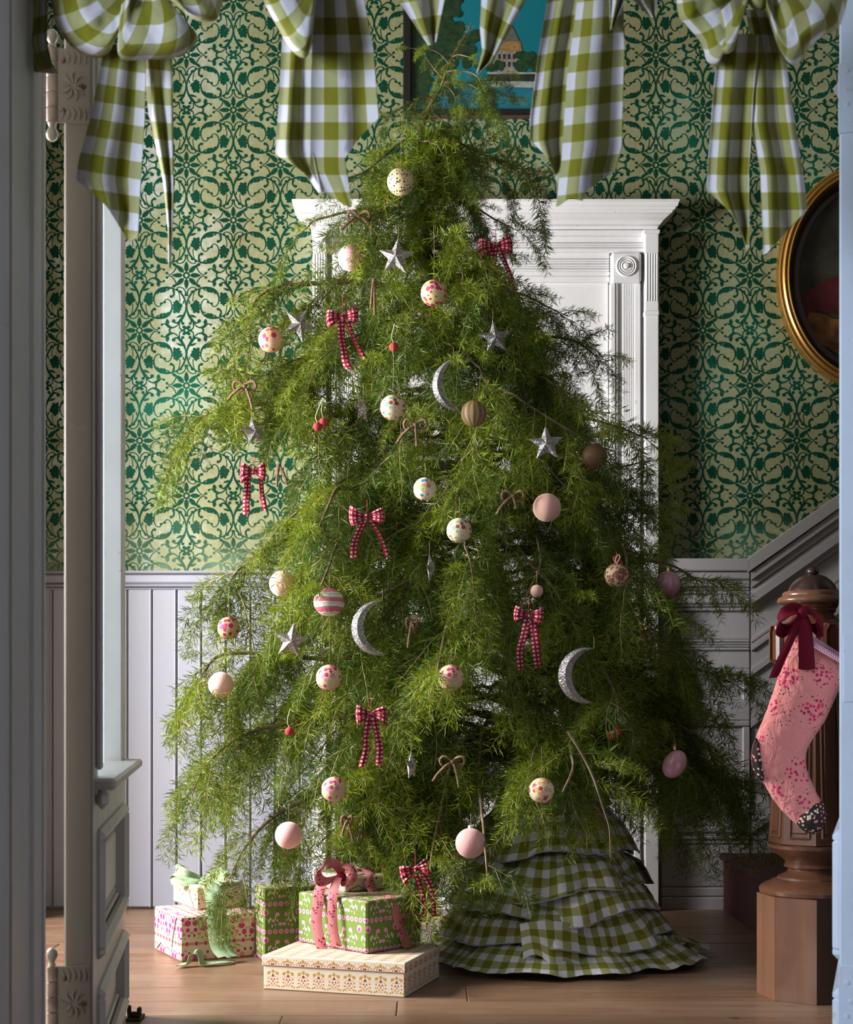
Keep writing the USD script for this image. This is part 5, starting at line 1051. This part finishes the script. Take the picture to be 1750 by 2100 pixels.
rbow(522, 968, 'red gingham bow partly hidden at the far left before the wallpaper', 52, tails=[([(-12, 2), (-14, 35), (-16, 65), (-16, 88)], 15), ([(14, 12), (16, 40), (20, 65), (23, 80)], 10)])
rbow(753, 1060, 'red gingham bow left of centre with spread tails', 70, tilt=-.05, tails=[([(-6, 8), (-18, 30), (-28, 55), (-31, 84)], 16), ([(6, 8), (20, 30), (30, 55), (38, 84)], 10)])
rbow(1084, 1262, 'red gingham bow under needles right of the tree middle', 58, tilt=.1, tails=[([(-1, 8), (-5, 40), (-10, 75), (-4, 112)], 16), ([(10, 10), (18, 45), (24, 75), (31, 104)], 17)])
rbow(760, 1464, 'red gingham bow low in the tree middle below the moon', 62, tilt=-.03, tails=[([(-4, 8), (-10, 45), (-12, 75), (-22, 108)], 14), ([(8, 8), (14, 45), (17, 70), (14, 105)], 15)], string=40)
rbow(853, 1782, 'red gingham bow at the bottom of the tree beside the gift boxes', 60, off=-.03, tilt=-.3, tails=[([(-3, 10), (-2, 45), (-4, 80), (-18, 108)], 11), ([(10, 6), (18, 40), (18, 70), (8, 104)], 14)])

def cbow(px, py, label, w=50, tails=((-34, 48), (3, 52)), off=-.04, tilt=0.0, loops=True, name='cord_bow', top=0):
    d = od(px, py, off); o = P(px, py, d); k = d / F; t = thing(name, label, 'bow', o); c, s = math.cos(tilt), math.sin(tilt)
    def q(x, y, z=0): return o + np.array([(x * c - y * s) * k, z * k, -(x * s + y * c) * k])
    if loops:
        for sg in (-1, 1):
            part(t, 'loop', tube(spline([q(0, 0), q(sg * w * .22, -9, -4), q(sg * w * .44, -9, -5), q(sg * w * .50, 0, -2), q(sg * w * .38, 8, 3), q(sg * w * .15, 7, 3), q(0, 1, -3)], 26), 3.1 * k, 8), M['cord'], smooth=60)
    for tx_, ty in tails:
        part(t, 'tail', tube(spline([q(top * .3, -top), q(tx_ * .35, ty * .22, -6), q(tx_ * .75, ty * .62, -5), q(tx_, ty, -3)], 16), 3.0 * k, 8), M['cord'], smooth=60)
    part(t, 'knot', ball(q(0, 0, -4), 4.5 * k, 2), M['cord'], smooth=True); CLEAR.append((o, w * .5 * k))
    CLEAR.append((q(tails[0][0] * .6, tails[0][1] * .6), .014)); CLEAR.append((q(tails[1][0] * .6, tails[1][1] * .6), .014)); return t
cbow(736, 445, 'brown glitter cord bow high at the left above the pink ball', 44, ((-34, 26), (28, 30)))
cbow(767, 575, 'two straight brown cord tails hanging below the top star', 30, ((-6, 58), (2, 72)), loops=False)
cbow(502, 793, 'brown cord bow on the drooping twig at the far left', 46, ((-34, 28), (16, 45)))
cbow(852, 872, 'brown glitter cord bow below the teal floral ball', 46, ((-38, 38), (3, 44)))
cbow(572, 955, 'brown cord ends hanging at the left beside a red bow', 20, ((-4, 44), (18, 40)), loops=False)
cbow(1052, 1018, 'brown glitter cord bow left of the dusky pink ball', 44, ((-34, 38), (6, 26)))
cbow(845, 1278, 'brown cord bow half hidden in the dark right of the middle moon', 22, ((-8, 50), (6, 20)), off=.03)
cbow(1308, 1294, 'brown cord bow in shade at the right', 46, ((-24, 40), (18, 46)), off=-.02)
cbow(928, 1562, 'brown glitter cord bow in the lower tree middle', 50, ((-40, 40), (14, 52)))
cbow(712, 1684, 'brown cord bow low in the tree above the pink ribbon gift', 22, ((-10, 30), (12, 40)))

def cherry(px, py, label, n=1, off=-.03, leaves=False):
    d = od(px, py, off); o = P(px, py, d); k = d / F; t = thing('felt_cherry', label, 'christmas ornament', o)
    for j in range(n):
        c = o + np.array([(-8 if j else 4 * (n - 1)) * k, 0, (-9 * j) * k]); part(t, 'berry', ball(c, 9.5 * k, 3), M['felt'], smooth=True)
        part(t, 'stalk', tube(spline([c + [0, 0, 8 * k], c + [-4 * k, -.002, 22 * k], o + [2 * k, 0, 48 * k]], 10), 1.3 * k, 6), M['stem'], smooth=60)
    if leaves:
        for sg, h in ((-1, 44), (1, 26)):
            u = np.linspace(0, 1, 9)[:, None]; v = np.linspace(-1, 1, 5)[None]; g = o + np.stack([sg * (4 + 24 * u + 0 * v), -3 * np.sin(3 * u) * v, h - 6 * u * (1 if sg > 0 else -1) + 9 * np.sin(np.pi * u ** .8) * v], -1) * k
            m_, u_ = sheet(g, .0012); part(t, 'leaf', m_, M['felt_leaf'], smooth=True)
    else: part(t, 'knot', tube(spline([o + np.array(a) * k for a in ((2, 0, 46), (10, -3, 40), (20, 0, 42))], 8), 1.2 * k, 5), M['stem'])
    CLEAR.append((o, .022)); CLEAR.append((o + [0, 0, 30 * k], .022))
cherry(808, 712, 'single red felt cherry in the upper tree middle')
cherry(660, 866, 'pair of small red felt cherries at the left, in shade', 2)
cherry(594, 1500, 'single red felt cherry low at the left')
cherry(1262, 1500, 'pair of red felt cherries with pale green leaves at the right', 2, -.04, True)
wt = thing('cord_tie', 'red and pink cord tied above the brown banded ball', 'bow', P(1268, 1150, od(1265, 1180, -.04)))
dd = od(1265, 1180, -.045); part(wt, 'cord', tube(spline(PX([(1265, 1158), (1258, 1146), (1264, 1140), (1272, 1148), (1280, 1165), (1284, 1175)], dd), 18), .0016, 6), M['redstring'])
part(wt, 'cord', tube(spline(PX([(1265, 1158), (1272, 1142), (1268, 1138), (1262, 1150), (1272, 1162), (1278, 1178)], dd - .003), 18), .0016, 6), M['v_pink'])

# ================================================================ pictures on the wall
def cloudy(name, a, b, sc, rough=0.45, ax=(1, 1, 1)):
    g = G(); p = g.pos(); n = g.noise(g.scale(p, ax), sc, 5.0, 0.65, 0.5); return g.done(name, base_color=g.ramp(n, [(.32, a), (.68, b)]), roughness=rough, specular_ior_level=0.4)
fp = thing('framed_picture', 'black framed landscape print of trees and lake, behind the ribbons', 'picture', P(1010, 120, D - .02))
fx0, fx1, fy0, fy1 = 827, 1200, -190, 238; dF = .032
for a in ((fx0, fx0 + 17, fy0, fy1), (fx1 - 17, fx1, fy0, fy1), (fx0, fx1, fy1 - 15, fy1 - 3), (fx0, fx1, fy0, fy0 + 16)): part(fp, 'frame', wbox(*a, dF, c=.004), M['black'])
M['lip'] = plain('brown_frame_lip', (0.09, .045, .03), 0.4); part(fp, 'frame_lip', wbox(fx0, fx1, fy1 - 3, fy1, dF - .004), M['lip'])
def pic(t, nm, pts, mat, e, lab=None): part(t, nm, slab(wpoly(pts, D - e), D - e, D - e + .0012), mat, label=lab)
C_ = {k: cloudy('print_' + k, *v) for k, v in dict(sky=((0.0, .12, .16), (0.003, .165, .21), 1.6), water=((0.004, .10, .16), (0.02, .17, .21), 9.0, .4, (1, 1, 5)), tree=((0.002, .012, .008), (0.022, .060, .018), 55.0), tree2=((0.004, .020, .008), (0.015, .06, .02), 60.0), stone=((0.10, .10, .08), (0.30, .28, .22), 70.0), roof=((0.05, .06, .06), (0.14, .13, .10), 60.0, .5, (1, 1, 4)), gold=((0.14, .08, .02), (0.34, .20, .06), 90.0), quay=((0.16, .19, .17), (0.34, .36, .32), 40.0), arch=((0.004, .008, .008), (0.03, .04, .03), 80.0)).items()}
pic(fp, 'sky', [(844, -174), (1183, -174), (1183, 180), (844, 180)], C_['sky'], .016); pic(fp, 'lake', [(844, 178), (1183, 178), (1183, 224), (844, 224)], C_['water'], .0165)
r = np.random.default_rng(3)
def crown(x0, x1, y0, y1, n, rr): return unary_union([Point(r.uniform(x0, x1), r.uniform(y0, y1)).buffer(r.uniform(*rr), quad_segs=3) for _ in range(n)])
def picp(t, nm, sh, mat, e):
    qs = []
    for q in polys(sh): qs.append(Polygon(PX(np.array(q.exterior.coords), D - e)[:, [0, 2]]).buffer(0))
    part(t, nm, slab(unary_union(qs), D - e, D - e + .0012), mat)
picp(fp, 'big_tree', unary_union([crown(850, 945, -120, 90, 90, (5, 16)), crown(848, 985, 70, 135, 60, (5, 13)), crown(850, 930, 130, 175, 30, (5, 11)), sbox(845, -150, 880, 220), crown(850, 935, 165, 215, 20, (4, 8))]).intersection(sbox(845, -172, 1000, 222)), C_['tree'], .0185)
pic(fp, 'pavilion_wall', [(1015, 104), (1072, 104), (1072, 150), (1010, 150)], C_['stone'], .017); pic(fp, 'pavilion_eave', [(1012, 84), (1068, 84), (1071, 104), (1008, 104)], C_['gold'], .0175)
pic(fp, 'pavilion_roof', [(1018, 85), (1030, 62), (1040, 44), (1046, 44), (1056, 64), (1066, 85)], C_['roof'], .018)
for i in range(5):
    for j in range(2): pic(fp, 'pavilion_window', [(1022 + 10 * i, 111 + 16 * j), (1027 + 10 * i, 111 + 16 * j), (1027 + 10 * i, 121 + 16 * j), (1022 + 10 * i, 121 + 16 * j)], C_['arch'], .0176)
picp(fp, 'far_trees', unary_union([crown(1045, 1180, 112, 140, 50, (5, 11)), crown(1000, 1030, 130, 142, 10, (4, 8))]), C_['tree2'], .0187)
pic(fp, 'quay', [(1000, 148), (1183, 148), (1183, 152), (1000, 152)], C_['quay'], .0190); pic(fp, 'arcade', [(1000, 152), (1183, 152), (1183, 166), (1000, 166)], C_['arch'], .0186); pic(fp, 'quay', [(1000, 166), (1183, 168), (1183, 181), (1000, 178)], C_['quay'], .0191)
op = thing('oval_painting', 'oval gilt-framed dark painting at the right with red and ochre drapery', 'picture', P(1784, 566, D - .03))
OX, OZ = P(1786, 566, D - .03)[0], P(1786, 566, D - .03)[2]; a_, b_ = 190 * D / F, 231 * D / F
def oval(rows, mat, nm, label=None):
    t = np.linspace(0, 2 * np.pi, 96, endpoint=False); v = np.stack([np.stack([OX + (a_ - e) * np.cos(t), np.full(96, D - pr), OZ + (b_ - e) * np.sin(t)], 1) for e, pr in rows]).reshape(-1, 3)
    i = np.arange(len(rows) * 96).reshape(len(rows), 96); j = np.roll(i, -1, 1); f = np.vstack([np.stack([i[:-1].ravel(), j[:-1].ravel(), j[1:].ravel()], 1), np.stack([i[:-1].ravel(), j[1:].ravel(), i[1:].ravel()], 1)])
    part(op, nm, (v, f), mat, label=label, smooth=30)
oval([(0, 0), (0, .030), (.003, .038), (.007, .040), (.010, .036), (.012, .036), (.014, .046), (.019, .050), (.023, .046), (.025, .042), (.027, .042), (.029, .047), (.033, .049), (.037, .044), (.040, .030)], M['gold'], 'frame', 'gilt moulded oval frame')
oval([(.039, .032), (.046, .026), (.052, .018), (.056, .020), (.060, .014), (.075, .010), (.077, .004)], M['lip'] if False else M['dome'], 'inner_mount', 'dark sunk inner mount')
cv = dict(ground=((0.012, .012, .008), (0.040, .042, .028), 9.0), red=((0.035, .004, .006), (0.10, .012, .014), 16.0), ochre=((0.07, .022, .006), (0.24, .10, .022), 22.0), dark=((0.010, .006, .005), (0.03, .016, .012), 14.0)); CV = {k: cloudy('canvas_' + k, *v) for k, v in cv.items()}
t = np.linspace(0, 2 * np.pi, 64, endpoint=False); ell = Polygon(np.stack([OX + (a_ - .07) * np.cos(t), OZ + (b_ - .07) * np.sin(t)], 1))
part(op, 'canvas', slab(ell, D - .006, D - .003), CV['ground'])
def spill(nm, pts, mat, e):
    q = PX(spline(pts, 40), D - e); part(op, nm, slab(Polygon(q[:, [0, 2]]).buffer(0).intersection(ell), D - e, D - e + .0012), mat)
spill('red_drapery', [(1648, 600), (1668, 590), (1690, 578), (1712, 568), (1760, 560), (1900, 600), (1900, 650), (1760, 650), (1700, 640), (1672, 640), (1655, 660), (1640, 650), (1644, 622), (1648, 600)], CV['red'], .0085)
spill('ochre_drapery', [(1662, 640), (1690, 645), (1720, 655), (1800, 650), (1880, 680), (1860, 760), (1780, 780), (1720, 740), (1690, 715), (1668, 690), (1655, 660), (1662, 640)], CV['ochre'], .0092)
spill('dark_fold', [(1672, 700), (1700, 712), (1730, 730), (1780, 735), (1770, 750), (1720, 745), (1690, 728), (1672, 700)], CV['dark'], .0100)
sc_ = thing('wall_bracket', 'small grey metal corner plate on the wallpaper at the far right', 'bracket', P(1716, 185, D - .004))
pic(sc_, 'plate', [(1708, 182), (1726, 160), (1740, 200), (1722, 204)], M['stair'], .006)

# ================================================================ gingham bows hung in the doorway
BD = 2.29
def edge(e, y): e = np.array(e, float); return np.interp(y, e[:, 1], e[:, 0])
def tail(t, Lp, Rp, ends, W=.13, d=BD, amp=.012, ph=0.0, folds=1.5, nm='tail', top=None, tilt=0.0, curl=0.0):
    """hanging strip: left and right edges and the cut at its lower end, as picture points"""
    n, m = 40, 17; q = np.linspace(0, 1, m); ye = np.interp(q, [a for a, _ in ends], [b for _, b in ends]); y0 = min(Lp[0][1], Rp[0][1]) if top is None else top
    s = np.linspace(0, 1, n)[:, None]; y = y0 + s * (ye[None] - y0); xl, xr = edge(Lp, y), edge(Rp, y); x = xl + (xr - xl) * q[None]
    dep = d + amp * np.sin(q[None] * folds * 2 * np.pi + ph + .6 * s) * (.5 + .5 * s) + .010 * np.sin(3.1 * s + ph) - curl * s**3
    dep = dep + .0055 * meshkit.fbm(np.stack([x / 26, y / 60, 0 * x + ph * 9], -1).reshape(-1, 3), 3).reshape(n, m) * np.clip(s * 4, 0, 1)
    k = BD / F; uv = np.stack([q[None] * W + 0 * s + .004 * ph, (y + tilt * (x - 0.5 * (xl + xr))) * k], -1)
    m_, u_ = sheet(PX(np.stack([x, y], -1), dep), .0010, uv); part(t, nm, m_, M['gingham'], smooth=True, uv=u_)
def loop(t, apex, fan, W=.15, d=BD, bulge=.045, nm='loop', ph=0.0, vr=0.0):
    """loop of a bow: fans out from the knot to a rounded end; fan = picture points of the outer end from one side to the other"""
    n, m = 26, 25; f = spline(fan, m); s = np.linspace(0, 1, n)[:, None, None]; a = np.array(apex, float); q = np.linspace(0, 1, m)
    lay = []
    for sg in (1, -1):
        rr = np.sin(s * np.pi / 2) if sg > 0 else np.sin(s * np.pi / 2) * .985
        pts = a + (f[None] - a) * rr; dep = d - sg * bulge * np.sin(np.pi * np.clip(s[..., 0], 0, 1)) * (.55 + .45 * np.sin(q * np.pi)[None]) - .010 * np.sin(q * 9 + ph)[None] * s[..., 0] * (1 if sg > 0 else .4)
        dep = dep - .016 * meshkit.fbm(np.stack([pts[..., 0] / 30 + ph, pts[..., 1] / 42, 0 * pts[..., 0] + sg], -1).reshape(-1, 3), 3).reshape(n, m) * np.sin(np.pi * np.clip(s[..., 0] * .9, 0, 1))
        L = np.linalg.norm(f - a, axis=1).max() * BD / F
        wid = np.r_[0, np.cumsum(np.linalg.norm(np.diff(f, axis=0), axis=1))] * BD / F; uv = np.stack([np.broadcast_to(wid[None] * (.55 + .45 * s[..., 0]) + vr, (n, m)), np.broadcast_to(s[..., 0] * L + (0 if sg > 0 else .01), (n, m))], -1)
        m_, u_ = sheet(PX(pts, dep), .0010, uv); part(t, nm if sg > 0 else nm + '_back', m_, M['gingham'], smooth=True, uv=u_)
def knot(t, px, py, r=.019): b = ball(P(px, py, BD - .012), r, 3, 1.15); part(t, 'knot', b, M['gingham'], smooth=True, uv=b[0][:, [0, 2]])
def bow(label, kx_, ky_): t = thing('gingham_bow', label, 'bow', P(kx_, ky_, BD)); knot(t, kx_, ky_); part(t, 'tie', tube([P(kx_, ky_ - 5, BD), P(kx_, ky_ - 40, 2.235), P(kx_, -150, 2.215)], .004, 8), M['gingham']); return t
b0 = bow('narrow olive gingham ribbon end over the left door casing', 40, -60)
tail(b0, [(30, -62), (55, -10), (60, 0), (50, 85), (63, 130), (74, 152)], [(70, -60), (96, 0), (97, 90), (106, 130), (120, 152)], [(0, 148), (1, 152)], .085, tilt=.3); tail(b0, [(20, -60), (40, 0), (46, 20)], [(60, -60), (62, 0), (60, 20)], [(0, 18), (1, 26)], .05, BD + .02)
b1 = bow('large olive gingham bow at the upper left with two long tails', 268, -28)
loop(b1, (285, -60), [(100, -40), (108, 10), (118, 55), (150, 98), (195, 118), (222, 108), (240, 70), (252, 20)], ph=.5); loop(b1, (335, -60), [(330, -30), (345, -5), (400, 40), (440, 42), (452, 20), (462, -20)], d=BD + .02, ph=2)
loop(b1, (300, -50), [(250, 10), (243, 70), (247, 119), (300, 121), (350, 119), (392, 100), (405, 72), (370, 40)], d=BD - .03, bulge=.035, ph=1.2, vr=.01)
tail(b1, [(215, 90), (186, 240), (161, 330), (156, 368), (180, 420)], [(300, 90), (297, 240), (287, 400), (283, 495)], [(0, 370), (.42, 432), (.82, 496), (1, 488)], .128, tilt=-.16, ph=.4); tail(b1, [(288, 90), (305, 230), (335, 370), (345, 470), (346, 552)], [(353, 90), (355, 240), (357, 400), (350, 552)], [(0, 548), (1, 552)], .075, BD + .015, ph=2.0, tilt=-.1)
b2 = bow('olive gingham bow left of the tree top with wide overlapping tails', 640, -40)
tail(b2, [(580, 60), (572, 200), (565, 320), (600, 355)], [(642, 60), (640, 300), (660, 395)], [(0, 316), (.5, 356), (1, 405)], .075, BD + .012, ph=1.0); tail(b2, [(632, -45), (645, -10), (638, 150), (636, 350), (680, 425)], [(655, -45), (745, -10), (766, 100), (777, 245)], [(0, 392), (.36, 426), (.44, 424), (.46, 335), (.7, 285), (1, 243)], .125, BD - .01, ph=.2, amp=.008)
loop(b2, (650, -70), [(520, -60), (540, 0), (575, 65), (600, 105), (626, 118), (638, 90), (648, 0)], d=BD - .02, ph=1.4)
b3 = bow('olive gingham ribbon ends hanging in front of the framed picture', 950, -90)
tail(b3, [(935, -92), (860, -60), (815, -25), (818, 0), (878, 92)], [(958, -92), (930, -50), (912, 0), (894, 90)], [(0, 93), (.5, 92), (1, 86)], .115, ph=.6, tilt=.15); tail(b3, [(942, -92), (972, -50), (988, 0), (985, 60), (990, 105), (978, 150)], [(965, -92), (1045, -60), (1090, -25), (1079, 0), (1040, 72), (1010, 128), (980, 153)], [(0, 150), (1, 153)], .12, ph=2.4, tilt=-.55)
b4 = bow('olive gingham bow right of the tree top with pleated tails', 1190, -40)
tail(b4, [(1176, -45), (1125, -10), (1102, 130), (1088, 240), (1087, 290), (1110, 330)], [(1192, -45), (1190, -10), (1168, 130), (1156, 300), (1148, 400)], [(0, 285), (.5, 340), (1, 395)], .095, BD + .012, ph=.3, tilt=.2); tail(b4, [(1185, -45), (1186, -10), (1163, 160), (1152, 330), (1141, 424)], [(1205, -45), (1278, -10), (1281, 100), (1276, 300), (1262, 352)], [(0, 424), (.06, 420), (.22, 405), (.45, 412), (.47, 392), (1, 350)], .125, BD - .01, ph=1.8, amp=.016, folds=1.0, tilt=.12)
tail(b4, [(1190, -45), (1240, -20), (1250, 0), (1252, 62)], [(1200, -45), (1290, -20), (1282, 0), (1258, 58)], [(0, 62), (1, 56)], .06, BD - .02); tail(b4, [(1195, -45), (1280, -22), (1300, 0), (1338, 38)], [(1205, -45), (1335, -25), (1348, 0), (1344, 34)], [(0, 40), (1, 30)], .06, BD + .02)
b5 = bow('large olive gingham bow at the upper right beside the oval painting', 1560, -10)
loop(b5, (1545, -40), [(1385, -30), (1392, 30), (1405, 48), (1440, 90), (1450, 125), (1474, 133), (1482, 104), (1502, 100), (1515, 50)], ph=.8); loop(b5, (1545, -40), [(1470, 30), (1480, 80), (1478, 108), (1502, 104), (1512, 70), (1528, 20)], d=BD - .03, bulge=.03, ph=2.6)
loop(b5, (1575, -40), [(1572, 20), (1590, 75), (1605, 110), (1626, 133), (1650, 120), (1658, 98), (1690, 72), (1722, 54), (1738, 0), (1742, -30)], d=BD - .01, ph=1.1, vr=.03)
tail(b5, [(1475, 70), (1463, 200), (1453, 330), (1450, 390), (1482, 440), (1520, 515)], [(1556, 70), (1546, 200), (1537, 350), (1537, 515)], [(0, 392), (.3, 432), (.75, 517), (1, 508)], .105, ph=.5); tail(b5, [(1530, 20), (1545, 110), (1540, 250), (1560, 350), (1566, 522)], [(1585, 20), (1612, 120), (1630, 250), (1648, 360), (1656, 430)], [(0, 523), (.08, 520), (1, 430)], .115, BD + .012, ph=2.2)

# sprigs leave the hung ornaments clear: none grows within this distance in front of one
clear = np.array([list(o) + [r] for o, r in CLEAR]); keep = []
eye = np.array([0, 0, CH])
for o, az, pi_, ro, sc, kind in spr:
    L = spec[kind][1] * sc; pt = math.radians((spec[kind][2] + spec[kind][3]) / 2); h = np.array([math.cos(az), math.sin(az), 0]); up = np.array([0, 0, 1.0])
    sam = np.array([o + (h * math.cos(pt) + up * math.sin(pt)) * L * q for q in (0.25, 0.55, 0.95)])
    v = sam[:, None] - clear[None, :, :3]; w = eye - clear[:, :3]; w /= np.linalg.norm(w, axis=1, keepdims=True)
    al = np.clip((v * w[None]).sum(-1), 0, 0.22); dist = np.linalg.norm(v - w[None] * al[..., None], axis=-1)
    if (dist < clear[None, :, 3]).any(): continue
    if ((sam[:, 2] < 0.37) & (np.abs(sam[:, 0] - KX - .03) < .30) & (sam[:, 1] < 4.15) & (sam[:, 2] < 0.62 - 0.9 * np.abs(sam[:, 0] - KX))).any() and rng.random() < .88: continue
    keep.append((o, az, pi_, ro, sc, kind))
fol.CreatePositionsAttr(Vt.Vec3fArray([Gf.Vec3f(*map(float, k[0] - tree.loc)) for k in keep]))
def quat(az, pi_, ro):
    r = Gf.Rotation(Gf.Vec3d(1, 0, 0), ro) * Gf.Rotation(Gf.Vec3d(0, 1, 0), -pi_) * Gf.Rotation(Gf.Vec3d(0, 0, 1), math.degrees(az)); q = r.GetQuat(); return Gf.Quath(q.GetReal(), *[float(c) for c in q.GetImaginary()])
fol.CreateOrientationsAttr(Vt.QuathArray([quat(k[1], k[2], k[3]) for k in keep]))
fol.CreateScalesAttr(Vt.Vec3fArray([Gf.Vec3f(float(k[4])) for k in keep]))
fol.CreateProtoIndicesAttr(Vt.IntArray([int(k[5]) for k in keep]))
print('sprigs', len(spr), len(keep))
